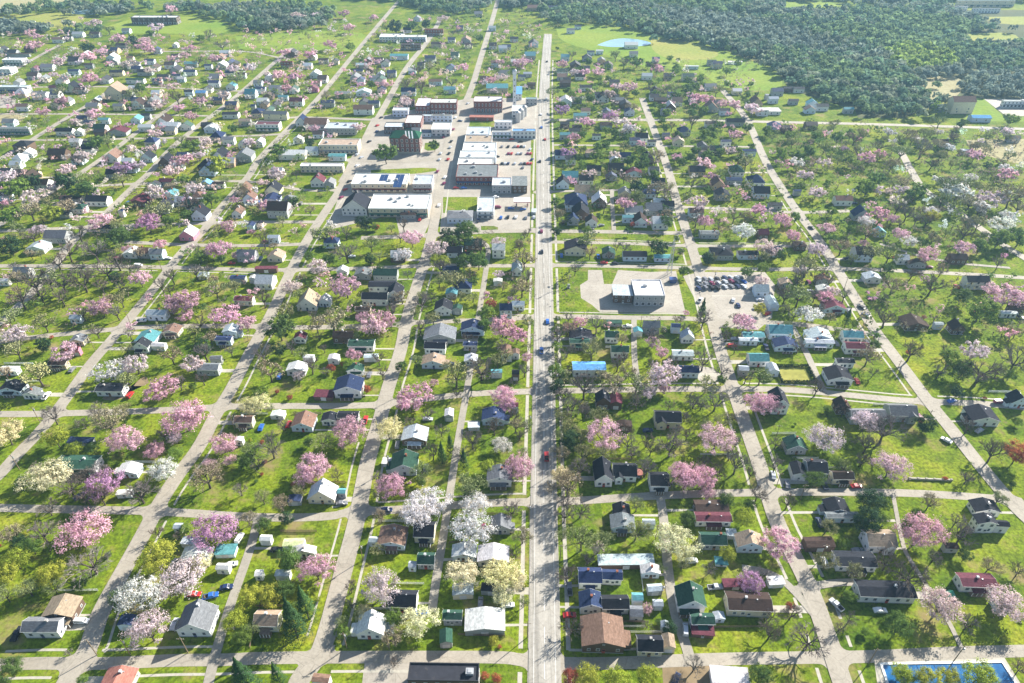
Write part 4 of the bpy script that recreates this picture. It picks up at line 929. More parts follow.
for lod, (nq, ls, ncl) in {0: (5200, .0125, 80), 1: (1900, .021, 52), 2: (700, .036, 34)}.items():
    PR['bl', lod] = [broad(int(nq*1.0), ls, ncl, base=.2, top=rng.uniform(.66, .8), sharp=.095, mat='blossom') for _ in range(11 if lod < 2 else 6)]
    PR['lf', lod] = [broad(int(nq*1.3), ls*1.05, ncl, base=.2, top=rng.uniform(.8, 1.0), sharp=.11) for _ in range(5 if lod < 2 else 4)]
    PR['ev', lod] = [broad(int(nq*1.6), ls, ncl+10, base=.06, top=rng.uniform(1.0, 1.2), sharp=.13, mat='needle') for _ in range(3)]
    PR['cf', lod] = [conifer(int(nq*1.3), ls*1.1) for _ in range(3)]
for lod in (0, 1):
    PR['ba', lod] = [bare(5 if lod == 0 else 4, 0, tw=.0036 if lod == 0 else .006) for _ in range(5)]
    PR['bu', lod] = [bare(5 if lod == 0 else 4, 1500 if lod == 0 else 650, .010 if lod == 0 else .018, tw=.0036 if lod == 0 else .006) for _ in range(5)]
PR['ba', 2] = PR['ba', 1]; PR['bu', 2] = PR['bu', 1]
TK = {'p': ('bl', 'blossom_tree', 'blossom tree', [((.70,.45,.54),'pink'), ((.72,.50,.57),'pink'), ((.66,.41,.50),'rosy-pink')], .8),
      'q': ('bl', 'blossom_tree', 'blossom tree', [((.74,.61,.62),'pale-pink'), ((.73,.60,.59),'pale-pink'), ((.71,.61,.65),'lilac-pink')], .8),
      'w': ('bl', 'blossom_tree', 'blossom tree', [((.74,.73,.70),'white'), ((.72,.71,.71),'white')], .8),
      'c': ('bl', 'blossom_tree', 'blossom tree', [((.80,.77,.52),'cream'), ((.78,.73,.42),'creamy-yellow')], .8),
      'm': ('bl', 'blossom_tree', 'blossom tree', [((.52,.30,.48),'magenta'), ((.46,.30,.47),'purple')], .8),
      'b': ('ba', 'bare_tree', 'bare tree', [((.24,.195,.16),'brown'), ((.30,.26,.235),'grey')], 1.0),
      'o': ('bu', 'budding_tree', 'budding tree', [((.33,.33,.15),'olive'), ((.36,.30,.19),'tan-budded'), ((.28,.32,.13),'olive-green')], 1.0),
      'g': ('lf', 'leafy_tree', 'leafy tree', [((.13,.21,.045),'green'), ((.11,.18,.045),'mid-green'), ((.19,.28,.05),'fresh-green')], .95),
      'y': ('lf', 'leafy_tree', 'leafy tree', [((.34,.40,.05),'yellow-green'), ((.40,.42,.06),'golden-green')], .9),
      'r': ('lf', 'leafy_tree', 'leafy tree', [((.48,.16,.08),'orange'), ((.36,.10,.07),'rust-red')], .9),
      'e': ('ev', 'evergreen_tree', 'evergreen tree', [((.035,.075,.028),'dark')], 1.15),
      'f': ('cf', 'conifer_tree', 'conifer', [((.04,.09,.03),'dark'), ((.055,.115,.03),'dark-green')], 2.0)}
GRP = {'blossom_tree': 'flowering trees among the houses', 'bare_tree': 'leafless trees of the town', 'budding_tree': 'budding trees of the town',
       'leafy_tree': 'leafy trees of the town', 'evergreen_tree': 'evergreen trees of the town', 'conifer_tree': 'cone-shaped conifers of the town'}
TREES = []; nt_ = 0; CNT = {}
def plant(kind, X, Y, w, py, listed=True):
    global nt_
    r = random.Random(nt_*13+1); nt_ += 1
    fam, nm, cat, cols, hr = TK[kind]; lod = 0 if py > 395 else (1 if py > 215 else 2)
    c, cn = r.choice(cols); tm, cm = r.choice(PR[fam, lod]); c = jit(c, r, .1)
    shrub = w < 3.4 and fam == 'lf'
    if shrub: nm, cat = 'shrub', 'shrub'
    root = bpy.data.objects.new(nm, None); col.objects.link(root); root.location = (X, Y, 0); root.empty_display_size = 1
    ex = r.uniform(.9, 1.12); a = r.uniform(0, 6.28); sz = w*r.uniform(.88, 1.0); zs = sz*r.uniform(.88, 1.12)*(.85 if w > 15 else 1)
    obj('trunk', tm, root, (0, 0, 0 if not shrub else -.1*zs), a, (sz*ex, sz/ex, zs)); obj('crown', cm, root, (0, 0, 0 if not shrub else -.1*zs), a, (sz*ex, sz/ex, zs), c)
    big = 'small' if w < 7 else ('large' if w > 12.5 else 'medium')
    thing(root, cat, big+' '+cn+' '+cat, GRP.get(nm, 'shrubs in the gardens'), short=cn+' '+cat, size=w)
    TREES.append((X, Y, w)); CNT[nm] = CNT.get(nm, 0)+1
for ox, oy, f in photo_items(TD, 4):
    k = f[0]; px = ox+float(f[1])/4; py = oy+float(f[2])/4; wpx = float(f[3])/4
    hr = TK[k][4]; z = 3.0
    for _ in range(4):
        w = wpx*(CAMH-z)/(F*sp_+(py-341.5)*cp_)
        w = min(w, 21 if k != 'f' else 11); z = .55*hr*w
    X, Y = gnd(px, py, z)
    # move off houses and roads a little rather than through them
    for _ in range(12):
        d = np.hypot(FOOT[:, 0]-X, FOOT[:, 1]-Y)-FOOT[:, 2]-.6; i = int(d.argmin())
        if d[i] < 0:
            vx, vy = X-FOOT[i, 0], Y-FOOT[i, 1]; L = math.hypot(vx, vy) or 1; X += vx/L*min(-d[i]+.1, 2); Y += vy/L*min(-d[i]+.1, 2)
        d2 = np.hypot(RPn[:, 0]-X, RPn[:, 1]-Y)-RPn[:, 2]-(.8 if py > 300 else 3.0); j = int(d2.argmin())
        if d2[j] < 0:
            vx, vy = X-RPn[j, 0], Y-RPn[j, 1]; L = math.hypot(vx, vy) or 1; X += vx/L*(-d2[j]+.1); Y += vy/L*(-d2[j]+.1)
        elif d[i] >= 0: break
    plant(k, X, Y, w, py)
# ------------------------------------------------------------------ unlisted trees of the streets and gardens
LOTS = [(583, 690, 268, 318), (683, 778, 270, 332), (440, 541, 100, 234), (338, 440, 116, 236), (575, 607, 265, 318)]
OPENF = [(560, 725, 25, 62), (0, 66, 10, 24), (100, 240, 14, 38)]
def fill(kinds, x0, x1, y0, y1, n, wr, seed, cap=297):
    r = random.Random(seed); k = 0
    for _ in range(n*12):
        if k >= n: break
        px, py = r.uniform(x0, x1), r.uniform(y0, y1); X, Y = gnd(px, py); w = r.uniform(*wr); kd = r.choice(kinds)
        if CNT.get(TK[kd][1], 0) >= cap: continue
        if any(a < px < b and c < py < d for a, b, c, d in LOTS+OPENF): continue
        if not roadclear(X, Y, 1.2 if py > 300 else 4.2): continue
        if (np.hypot(FOOT[:, 0]-X, FOOT[:, 1]-Y)-FOOT[:, 2]).min() < .8: continue
        if min(math.hypot(a-X, b-Y)-(w+c)*.28 for a, b, c in TREES) < 0: continue
        plant(kd, X, Y, w, py); k += 1
fill('bbbo', 557, 584, 330, 520, 16, (8, 12.5), 21); fill('bbo', 516, 536, 200, 640, 12, (5, 9), 22); fill('bbo', 556, 572, 520, 640, 4, (7, 10), 23)
fill('bbboo', 552, 760, 330, 500, 34, (6, 11), 24); fill('bbboog', 760, 1024, 320, 660, 22, (6, 11), 9)
fill('bbbboo', 0, 530, 345, 520, 46, (6, 11), 10); fill('boog', 0, 760, 520, 655, 22, (5, 9), 11)
fill('bboob', 0, 250, 265, 345, 26, (7, 12), 7); fill('bboob', 256, 540, 235, 345, 34, (6, 11), 8)
fill('bboob', 552, 860, 175, 335, 44, (6, 11), 4)
fill('bboopq', 0, 340, 175, 265, 34, (6, 11), 3)
fill('bbboobw', 860, 1024, 134, 250, 50, (7, 12), 5)
fill('bbboog', 760, 960, 132, 175, 40, (7, 11), 6)
fill('bbbooogg', 552, 760, 48, 175, 100, (6, 11), 1)
fill('bbboooggq', 0, 480, 38, 175, 110, (5.5, 10), 2)
fill('pqpqwm', 0, 480, 45, 235, 46, (6, 9), 12); fill('pqpqm', 552, 880, 60, 235, 24, (6, 9), 13)
fill('ggyr', 0, 1024, 300, 665, 60, (1.6, 3.2), 14, 400)

# ------------------------------------------------------------------ the rest of the town's small trees, past 300 of a kind: one mass
TC, TN, TS, TT = [], [], [], []
r = random.Random(99); nmass = 0
FT = [(a, b, c) for a, b, c in TREES]; TA = np.array(FT)
KC = {'p': (.71,.48,.55), 'q': (.76,.66,.64), 'w': (.74,.73,.72), 'm': (.5,.24,.46), 'o': (.32,.31,.15), 'b': (.27,.225,.18), 'g': (.17,.24,.06), 'e': (.07,.12,.045), 'y': (.3,.34,.05)}
def mass(x0, x1, y0, y1, n, kinds, wr, nq):
    global nmass, TA
    k = 0; newt = []
    for _ in range(n*5):
        if k >= n: break
        py = math.sqrt(r.uniform(0, 1))*(y1-y0)+y0 if False else r.uniform(y0, y1); px = r.uniform(x0, x1); X, Y = gnd(px, py); w = r.uniform(*wr)
        if any(a < px < b and c < py < d for a, b, c, d in LOTS+OPENF) or not roadclear(X, Y, 1.0 if py > 300 else 3.8): continue
        if (np.hypot(FOOT[:, 0]-X, FOOT[:, 1]-Y)-FOOT[:, 2]).min() < .3: continue
        if (np.hypot(TA[:, 0]-X, TA[:, 1]-Y)-(w+TA[:, 2])*.26).min() < 0: continue
        if newt and min(math.hypot(a-X, b-Y)-(w+c)*.3 for a, b, c in newt) < 0: continue
        kd = r.choice(kinds); c = tuple(q*r.uniform(.88, 1.12) for q in KC[kd]); hh = w*r.uniform(.75, 1.0); newt.append((X, Y, w))
        n1 = int(nq*(.75 if kd in 'bo' else 1.15)); C, Nn, cl = crown_pts(n1, 9, .5, .22, hh/w, .13)
        TC.append(C*w+np.array([X, Y, 0])); TN.append(Nn); TS.append(np.full(n1, w*(.028 if kd in 'bo' else .042)*math.sqrt(130/nq))); TT.append(np.tile(c, (n1, 1)))
        t = np.array([[X, Y, hh*.1], [X, Y, hh*.3]]); TC.append(t); TN.append(np.array([[1., .01, 0], [1., 0, .01]])); TS.append(np.full(2, hh*.08)); TT.append(np.tile((.09, .07, .05), (2, 1)))
        nmass += 1; k += 1
    TA = np.concatenate([TA, np.array(newt)]) if newt else TA
mass(430, 545, 12, 70, 150, 'bbogge', (6, 9), 70); mass(548, 650, 14, 30, 60, 'bogge', (6, 9), 60); mass(720, 1024, 130, 205, 100, 'bbbooog', (7, 11), 90)
mass(0, 540, 22, 120, 1250, 'ppqqbbbooog', (5.5, 9.5), 80); mass(0, 340, 120, 235, 360, 'pqqbbbooog', (6, 9.5), 100)
mass(552, 760, 60, 125, 260, 'pqbbbooog', (5, 9), 80); mass(552, 880, 125, 240, 300, 'pqbbboogge', (5.5, 9), 100); mass(880, 1024, 134, 250, 80, 'bbbboogqw', (7, 11), 110)
mass(0, 540, 235, 345, 150, 'bboogp', (5, 9), 130); mass(552, 1024, 240, 345, 110, 'bboogp', (5, 9), 130); mass(400, 540, 0, 40, 90, 'bogge', (5, 8), 60)
TC = np.concatenate(TC); V, nqd = quads_mesh('t', TC, np.concatenate(TN), np.concatenate(TS), None); me = np_mesh('small_trees', V, nqd, ['woods'])
at = me.color_attributes.new('tint', 'FLOAT_COLOR', 'POINT'); cc = np.ones((nqd*4, 4), np.float32); cc[:, :3] = np.repeat(np.concatenate(TT), 4, 0); at.data.foreach_set('color', cc.ravel())
o = obj('tree_mass', me); o['kind'] = 'stuff'; o['label'] = 'hundreds of small blossoming, bare and green trees filling the distant town'
print('mass trees', nmass)
# ------------------------------------------------------------------ far woods: one mass nobody could count
def inpoly(px, py, P):
    c = False; j = len(P)-1
    for i in range(len(P)):
        if (P[i][1] > py) != (P[j][1] > py) and px < (P[j][0]-P[i][0])*(py-P[i][1])/(P[j][1]-P[i][1])+P[i][0]: c = not c
        j = i
    return c
WOODS = [[(640,33),(700,30),(768,34),(780,14),(830,13),(900,8),(930,4),(960,18),(1010,34),(1060,40),(1120,50),(1200,121),(1060,120),(1010,100),(985,97),(955,99),(964,94),(960,73),(924,77),(918,92),(936,103),(938,116),(862,117),(850,110),(830,100),(800,90),(780,72),(768,62),(725,48),(700,42),(650,36)],
         [(340,-30),(1300,-34),(1300,6),(1015,3),(900,2),(840,8),(780,12),(770,34),(700,30),(640,33),(600,22),(560,24),(540,8),(510,8),(470,14),(430,12),(400,4),(340,-4)],
         [(215,10),(260,5),(320,8),(335,20),(322,28),(256,31),(222,18),(190,13),(120,8)],
         [(-300,-40),(200,-40),(340,-34),(330,-14),(256,-5),(150,-3),(95,-6),(60,-16),(-100,-16)],
         [(-20,16),(30,10),(85,2),(120,6),(135,12),(95,18),(66,11),(20,17)],
         [(-40,26),(30,29),(100,33),(108,36),(60,36),(0,33)]]
GROVES = [([(885,56),(905,50),(945,54),(958,64),(948,72),(915,75),(892,68)], (.27,.36,.09))]
VC, VN, VS, VT = [], [], [], []
treec = 0
r = random.Random(77)
for wi, P in enumerate(WOODS):
    W3 = [gnd(*p) for p in P]; x0 = min(p[0] for p in W3); x1 = max(p[0] for p in W3); y0 = min(p[1] for p in W3); y1 = min(max(p[1] for p in W3), 2300)
    st = 9.0
    y = y0
    while y < y1:
        x = x0; stx = st*(1 if y < 1150 else 1.5)
        while x < x1:
            X, Y = x+r.uniform(-3.5, 3.5), y+r.uniform(-3.5, 3.5); x += stx
            if not inpoly(X+r.gauss(0, 9), Y+r.gauss(0, 14), W3): continue
            px, py = proj(X, Y)
            if not roadclear(X, Y, 7): continue
            if 964 < px < 1030 and 33 < py < 47: continue
            if (780 < px < 842 and 2 < py < 13) or (700 < px < 770 and 14 < py < 19): continue
            if px < -160 or px > 1190: continue
            if (np.hypot(FOOT[:, 0]-X, FOOT[:, 1]-Y)-FOOT[:, 2]).min() < 4: continue
            g = next((c for Q, c in GROVES if inpoly(px, py, Q)), None)
            n_ = math.sin(X*.013+1)*math.cos(Y*.011+2)+math.sin(X*.031+Y*.027)*.5+r.uniform(-.6, .6)
            if g: c = g
            elif n_ > .35: c = (.19, .27, .12)
            elif n_ > -.1: c = (.13, .21, .13)
            elif n_ > -.6: c = (.22, .26, .18)
            else: c = (.20, .25, .21)
            f = r.uniform(.75, 1.25); c = tuple(q*f for q in c)
            rad = r.uniform(3.4, 7.0)*(1+.3*math.sin(X*.021)*math.sin(Y*.017+1))*(1 if y < 1150 else 1.35); hh = r.uniform(7, 13.5)
            nq = 110 if Y < 800 else (64 if Y < 1150 else 22)
            u = unit(rng.normal(size=(nq, 3))); u[:, 2] = np.abs(u[:, 2])*1.0-.25*(rng.random(nq) < .3)
            C = u*np.array([rad, rad, hh*.48])*rng.uniform(.72, 1.05, (nq, 1))+np.array([X, Y, hh*.5])
            VC.append(C); VN.append(unit(u+rng.normal(size=(nq, 3))*.8)); VS.append(np.full(nq, rad*(.19 if nq > 70 else .25 if nq > 30 else .45))); VT.append(np.tile(c, (nq, 1))); treec += 1
        y += stx
VC = np.concatenate(VC); VN = np.concatenate(VN); VS = np.concatenate(VS); VT = np.concatenate(VT)
V, nqd = quads_mesh('woods', VC, VN, VS, None)
me = np_mesh('woods', V, nqd, ['woods'])
at = me.color_attributes.new('tint', 'FLOAT_COLOR', 'POINT'); cc = np.ones((nqd*4, 4), np.float32); cc[:, :3] = np.repeat(VT, 4, 0); at.data.foreach_set('color', cc.ravel())
wo = obj('woods', me); wo['kind'] = 'stuff'; wo['label'] = 'dense far-off woods of bare and green trees beyond the town'
print('woods trees', treec, 'quads', nqd, 'counts', CNT, 'houses', len(houses))

# ------------------------------------------------------------------ vehicles
def car_proto(kind):
    b = MB(); g = MB()
    L, Wc = (4.6, 1.85) if kind != 'pickup' else (5.5, 2.0)
    hw = Wc/2
    if kind == 'car': sec = [(-2.3,.35),(2.3,.35),(2.32,.75),(1.1,.92),(.45,1.42),(-1.1,1.45),(-1.9,.98),(-2.3,.9)]; gl = [(1.02,.95),(.42,1.38),(-1.05,1.41),(-1.75,.99)]
    elif kind == 'van': sec = [(-2.4,.4),(2.3,.4),(2.35,.95),(1.6,1.1),(.9,1.85),(-2.3,1.88),(-2.42,1.0)]; gl = [(1.5,1.14),(.88,1.75),(-2.1,1.78),(-2.1,1.14)]
    else: sec = [(-2.75,.5),(2.7,.5),(2.75,1.0),(1.5,1.12),(.95,1.78),(-.5,1.8),(-.65,1.1),(-2.75,1.1)]; gl = [(1.4,1.15),(.9,1.7),(-.42,1.72),(-.55,1.15)]
    sec2 = sec
    b.prism(sec, -hw*.96, hw*.96, 0, 'x') if False else None
    n = len(sec); vs = []
    for y, k in ((-hw, .93), (-hw, 1), (hw, 1), (hw, .93)): pass
    def side(y, ins): return [(a*ins, y, z) for a, z in sec]
    rows = [side(-hw, .985), side(-hw*.9, 1), side(hw*.9, 1), side(hw, .985)]
    for i, rw in enumerate(rows):
        for (a, y, z) in rw:
            yy = y*(1-.18*max(0, (z-.95)/.9)); b.v.append((a, yy, z))
    for i in range(3):
        for j in range(n): b.f.append((i*n+j, (i+1)*n+j, (i+1)*n+(j+1) % n, i*n+(j+1) % n)); b.m.append(0)
    b.f.append(tuple(range(n))); b.m.append(0); b.f.append(tuple(range(4*n-1, 3*n-1, -1))); b.m.append(0)
    if kind == 'pickup': b.box(-2.6, -.8, 1.101, -.8, .8, 1.12, 1)
    body = b.mesh('body', ['paint', 'rubber'])
    for s in (-1, 1):
        y = s*(hw*.9+.01); pts = [(a, y*(1-.18*max(0, (z-.95)/.9))+s*.07, z) for a, z in gl]
        if s > 0: pts.reverse()
        g.add(pts, [tuple(range(len(pts)))])
    (a0, z0), (a1, z1) = gl[0], gl[1]
    g.add([(a0+.12, -hw*.8, z0), (a0+.12, hw*.8, z0), (a1+.1, hw*.72, z1), (a1+.1, -hw*.72, z1)], [(0, 1, 2, 3)])
    (a0, z0), (a1, z1) = gl[-1], gl[-2]
    g.add([(a0-.1, hw*.8, z0), (a0-.1, -hw*.8, z0), (a1-.1, -hw*.72, z1), (a1-.1, hw*.72, z1)], [(0, 1, 2, 3)])
    glass = g.mesh('window_glass', 'glass')
    return body, glass, L, hw
wh = MB().tube((0, -.11, 0), (0, .11, 0), .34, .34, 14, 0, True).tube((0, -.12, 0), (0, .12, 0), .19, .19, 10, 1, True)
WHEEL = wh.mesh('wheel', ['rubber', 'metalgrey'])
HL = MB().box(-.04, -.16, -.08, .04, .16, .08).mesh('headlight', 'white')
CARS = {k: car_proto(k) for k in ('car', 'van', 'pickup')}
CC = {'white': (.75,.75,.75), 'black': (.02,.02,.025), 'silver': (.45,.47,.5), 'red': (.42,.03,.03), 'blue': (.03,.12,.42), 'dark-blue': (.02,.035,.10), 'maroon': (.2,.03,.08), 'grey': (.2,.2,.22)}
CARD = """195.0 595.0 0 car red;211 597 15 pickup blue;227 588 10 car dark-blue;175 625 90 car silver;233 562 15 car white;240 539 80 van white;508 606 5 car white;691 562 5 van silver;685 631 80 van silver;676 680 60 car dark-blue;836 606 120 pickup silver;878 608 0 car white;856 487 5 car red;998 403 5 van maroon;946 441 130 car white;951 402 20 car blue;787 485 80 car grey;773 476 80 car silver;970 420 30 car silver;428 420 0 car silver;387 511 0 car dark-blue;139 266.5 0 van white;232 264 0 car red;463 212 40 car white;542 252.5 90 car black;547.5 322.5 90 car blue;604 263.5 0 car red;615 264 0 car black;601 226 20 car grey;590 226.5 10 car grey;699.5 283.8 101 pickup silver;702.6 283.8 101 pickup blue;705.7 284.3 104 car grey;708.8 284.0 102 car silver;711.9 283.9 105 car maroon;715.0 284.2 102 van maroon;718.1 284.1 104 van silver;721.2 284.2 102 pickup blue;725.0 282.3 105 car silver;728.1 282.8 107 van maroon;731.2 282.2 105 van maroon;734.3 282.7 106 car white;737.4 282.6 106 car grey;740.5 282.4 107 car silver;743.6 282.2 107 car blue;733 301 68 car silver;738 306 89 car dark-blue;754 290 18 car grey;757 295 8 car white;761 301 25 car silver;764 308 35 car red;750 321 45 car white;745 318 75 car dark-blue;502.0 147 80 car grey;508.4 147 80 car black;514.8 147 80 car grey;518.0 147 80 car red;521.2 147 80 car black;524.4 147 80 car silver;508.4 154 80 car maroon;511.6 154 80 car red;518.0 154 80 car silver;521.2 154 80 car grey;527.6 154 80 car maroon;530.8 154 80 car red;502.0 164 80 car black;505.2 164 80 car silver;508.4 164 80 car dark-blue;514.8 164 80 car silver;521.2 164 80 car grey;524.4 164 80 car black;527.6 164 80 car red;530.8 164 80 car red;501 218.2 85 car blue;504 218.0 85 car grey;508 217.6 85 car black;512 217.2 85 car blue;516 217.6 85 car white;526 218.3 85 car grey;530 218.0 85 car grey;534 217.9 85 car silver;455.6 118 76 car white;447.0 118 76 car white;445.9 124 76 car black;453.5 130 76 car maroon;444.9 130 76 car grey;443.9 136 76 car maroon;451.4 142 76 car black;450.4 148 76 car silver;449.3 154 76 car black;440.7 154 76 car silver;448.2 160 76 car red;439.6 160 76 car silver;437.6 172 76 car maroon;445.1 178 76 car white;444.1 184 76 car maroon;381.5 118 60 car black;377.5 126 60 car red;369.5 142 60 car black;361.5 158 60 car silver;357.5 166 60 car white;349.5 182 60 car black;345.5 190 60 car red;341.5 198 60 car maroon;541.5 352 90 pickup blue;546.5 458 90 pickup red;541.5 128 90 car blue;546.5 100 90 van silver;541.5 232 90 car maroon;735.5 304 20 car red;811 228.5 120 car black;861 308 118 car black;865 316 118 car dark-blue;871 299 118 car black;899 261.5 10 car red;498 208 5 van maroon;511 209 0 car blue;523 210 20 car blue;496 197.5 0 car white;502 197.5 0 car silver;456 188.5 0 car red;464 188.5 0 car blue;547 62 90 car black;497 157 0 car black;516 147 60 car black;505 155 10 car white;512 140 20 car red;530 150 70 car silver;532 160 70 car dark-blue;460 121.5 5 car dark-blue;377 132 70 car dark-blue;358 154 70 car silver;540 162 90 car black;446 158 75 car silver;439 206 85 car white;449 147 70 car grey;468 104 60 car silver;78 521 0 car dark-blue;35 613 0 0 0;352 257 10 car white;700 301 60 pickup white;753 297 90 car grey;757 309 0 car white;521 142 0 car black;533 137 70 car maroon;523 168 80 car grey;618 265 0 0 0;335 622 0 0 0;80 497 60 car dark-blue;866 446 0 0 0;741 487 0 0 0;508 372 0 0 0;545 140 90 car red;541 115 90 car white;546 400 0 0 0;414 604 80 0 0;698.5 279.5 101 car silver;698.5 288.8 100 car dark-blue;701.4 279.9 106 pickup grey;701.4 288.3 101 car dark-blue;704.9 279.8 106 car grey;704.8 288.6 101 van grey;707.7 279.5 100 car dark-blue;707.5 288.5 103 car grey;710.9 279.8 101 car silver;711.1 288.4 105 van black;714.2 279.4 106 car white;714.0 288.4 100 car silver;717.2 279.4 106 car black;717.0 288.7 105 van black;720.0 279.7 106 car grey;720.3 288.3 102 car silver;724.8 278.2 105 car dark-blue;724.8 287.3 107 car silver;727.8 277.8 104 car silver;728.3 286.9 105 van black;730.9 278.2 108 car silver;731.3 286.8 107 car grey;734.1 278.2 106 van silver;734.1 286.9 107 car black;737.1 278.3 104 car silver;737.5 286.7 103 car dark-blue;740.4 277.7 108 car grey;740.5 286.9 109 van maroon;743.5 277.8 106 car maroon;743.8 286.9 108 car white"""
CARPOS = []
for e in CARD.replace('\n', ';').split(';'):
    f = e.split()
    if len(f) < 5 or f[3] not in CARS: continue
    X, Y = gnd(float(f[0]), float(f[1])); body, glass, L, hw = CARS[f[3]]
    # off any wall
    d = np.hypot(FOOT[:, 0]-X, FOOT[:, 1]-Y)-FOOT[:, 2]; i = int(d.argmin())
    if d[i] < 1.8:
        hs = houses[i]; 
        if abs(X-hs[0]) < hs[2]/2+2.2 and hs[1]-2 < Y < hs[1]+hs[3]+1.5: Y = hs[1]-3.2 if abs(Y-hs[1]) < hs[3]/2 else hs[1]+hs[3]+2.5
    if any(math.hypot(X-a_, Y-b_) < 2.3 for a_, b_ in CARPOS) or (any(math.hypot(X-a_, Y-b_) < 5 for a_, b_ in CARPOS) and not f[0].count('.')): continue
    CARPOS.append((X, Y))
    root = bpy.data.objects.new('parked_car' if f[3] == 'car' else ('parked_van' if f[3] == 'van' else 'pickup_truck'), None); col.objects.link(root)
    root.location = (X, Y, .02 if roadclear(X, Y, 0) else ZR); root.rotation_euler = (0, 0, R(float(f[2]))); root.empty_display_size = 1
    obj('body', body, root, color=CC[f[4]]); obj('window_glass', glass, root)
    for sx in (-1, 1):
        for sy in (-1, 1): obj('wheel', WHEEL, root, (sx*L*.31, sy*(hw-.08), .34))
    for sy in (-1, 1): obj('headlight', HL, root, (L/2+(.0 if f[3] != 'pickup' else -.02), sy*hw*.68, .7 if f[3] == 'car' else .85))
    on = 'parked' if roadclear(X, Y, 0) else 'driving'
    thing(root, {'car': 'car', 'van': 'van', 'pickup': 'pickup truck'}[f[3]], f[4]+' '+{'car': 'car', 'van': 'van', 'pickup': 'pickup truck'}[f[3]], 'vehicles in the town', short=f[4]+' '+f[3], size=4)

# cars standing in drives and along the side streets
_r = random.Random(17); extra = []
for hs in houses:
    if hs[8] < 200 or hs[2] < 7 or _r.random() > .42: continue
    for tr in range(6):
        sx = _r.choice((-1, 1)); X = hs[0]+sx*(hs[2]/2+_r.uniform(2.2, 4)); Y = hs[1]+_r.uniform(-2, hs[3]*.6)
        if not roadclear(X, Y, 1.5) or any(math.hypot(X-a_, Y-b_) < 5 for a_, b_ in CARPOS): continue
        if any(abs(X-q[0]) < q[2]/2+2.3 and q[1]-2.6 < Y < q[1]+q[3]+2.6 for q in houses if q is not hs) or min(math.hypot(a-X, b-Y) for a, b, c in TREES) < 2.5: continue
        CARPOS.append((X, Y)); extra.append((X, Y, _r.choice((0, 90, 90, 85, 5)), _r.choice(('car', 'car', 'van', 'pickup')), _r.choice(list(CC)))); break
for X, Y, a_, kd, cn in extra:
    body, glass, L, hw = CARS[kd]; root = bpy.data.objects.new({'car': 'parked_car', 'van': 'parked_van', 'pickup': 'pickup_truck'}[kd], None); col.objects.link(root)
    root.location = (X, Y, .02); root.rotation_euler = (0, 0, R(a_)); root.empty_display_size = 1
    obj('body', body, root, color=CC[cn]); obj('window_glass', glass, root)
    for sx in (-1, 1):
        for sy in (-1, 1): obj('wheel', WHEEL, root, (sx*L*.31, sy*(hw-.08), .34))
    for sy in (-1, 1): obj('headlight', HL, root, (L/2, sy*hw*.68, .7 if kd == 'car' else .85))
    nmk = {'car': 'car', 'van': 'van', 'pickup': 'pickup truck'}[kd]; thing(root, nmk, cn+' '+nmk, 'vehicles in the town', short=cn+' '+kd, size=4)
# ------------------------------------------------------------------ small things
def pole(px, py, h=9.5, arm=True, lamp=False):
    X, Y = gnd(px, py)
    root = bpy.data.objects.new('utility_pole', None); col.objects.link(root); root.location = (X, Y, 0); root.rotation_euler = (0, 0, random.uniform(-.1, .1))
    if 'polem' not in M:
        M['polem'] = MB().tube((0, 0, 0), (0, 0, 9.5), .17, .11, 8, 0, True).mesh('pole', 'wood'); M['armm'] = MB().box(-1.2, -.22, 8.7, 1.2, -.12, 8.85).mesh('crossarm', 'wood')
        M['insm'] = MB().tube((0, 0, 0), (0, 0, .25), .06, .04, 6, 0, True).mesh('insulator', 'white'); M['trm'] = MB().tube((0, 0, 0), (0, 0, .95), .26, .26, 10, 0, True).mesh('transformer', 'metalgrey')
    obj('pole', M['polem'], root); a = obj('crossarm', M['armm'], root)
    for x in (-1.05, -.4, .4, 1.05): obj('insulator', M['insm'], a, (x, -.17, 8.85))
    if random.random() < .4: obj('transformer', M['trm'], root, (.42, 0, 7.2))
    thing(root, 'utility pole', 'wooden utility pole with crossarm', 'utility poles along the streets', short='utility pole', size=1)
for p in ((347,648),(363,560),(389,470),(402,395),(419,322),(434,262),(186,660),(130,655),(530,637),(529,520),(529.5,430),(530.5,350),(531,300),(560,560),(558,470),(557,390),(556.5,330),(556,290),(556,215),(555,170),
          (820,560),(800,500),(775,440),(749,385),(737,340),(713,285),(700,240),(685,200),(925,425),(895,375),(868,325),(845,290),(230,540),(206,600),(235,430),(262,370),(288,310),(320,250),(128,325),(165,270),(660,600),(655,540),(953,660),(865,660),(97,655),(770,492),(650,402),(640,330),(470,662),(390,652),(40,422),(20,470),(100,350)):
    X, Y = gnd(*p)
    for _ in range(8):
        d2 = np.hypot(RPn[:, 0]-X, RPn[:, 1]-Y)-RPn[:, 2]-.5; j = int(d2.argmin())
        if d2[j] < 0:
            vx, vy = X-RPn[j, 0], Y-RPn[j, 1]; L = math.hypot(vx, vy) or 1; X += vx/L*(-d2[j]+.1); Y += vy/L*(-d2[j]+.1)
    d = np.hypot(FOOT[:, 0]-X, FOOT[:, 1]-Y)-FOOT[:, 2]
    if d.min() < .5: continue
    pole(*proj(X, Y))
def simple_thing(name, cat, label_look, px, py, rot=0, short=None, size=2, z=0):
    root = bpy.data.objects.new(name, None); col.objects.link(root); X, Y = gnd(px, py); root.location = (X, Y, z); root.rotation_euler = (0, 0, R(rot)); root.empty_display_size = 1
    thing(root, cat, label_look, None, short=short or label_look, size=size, unique=True); return root
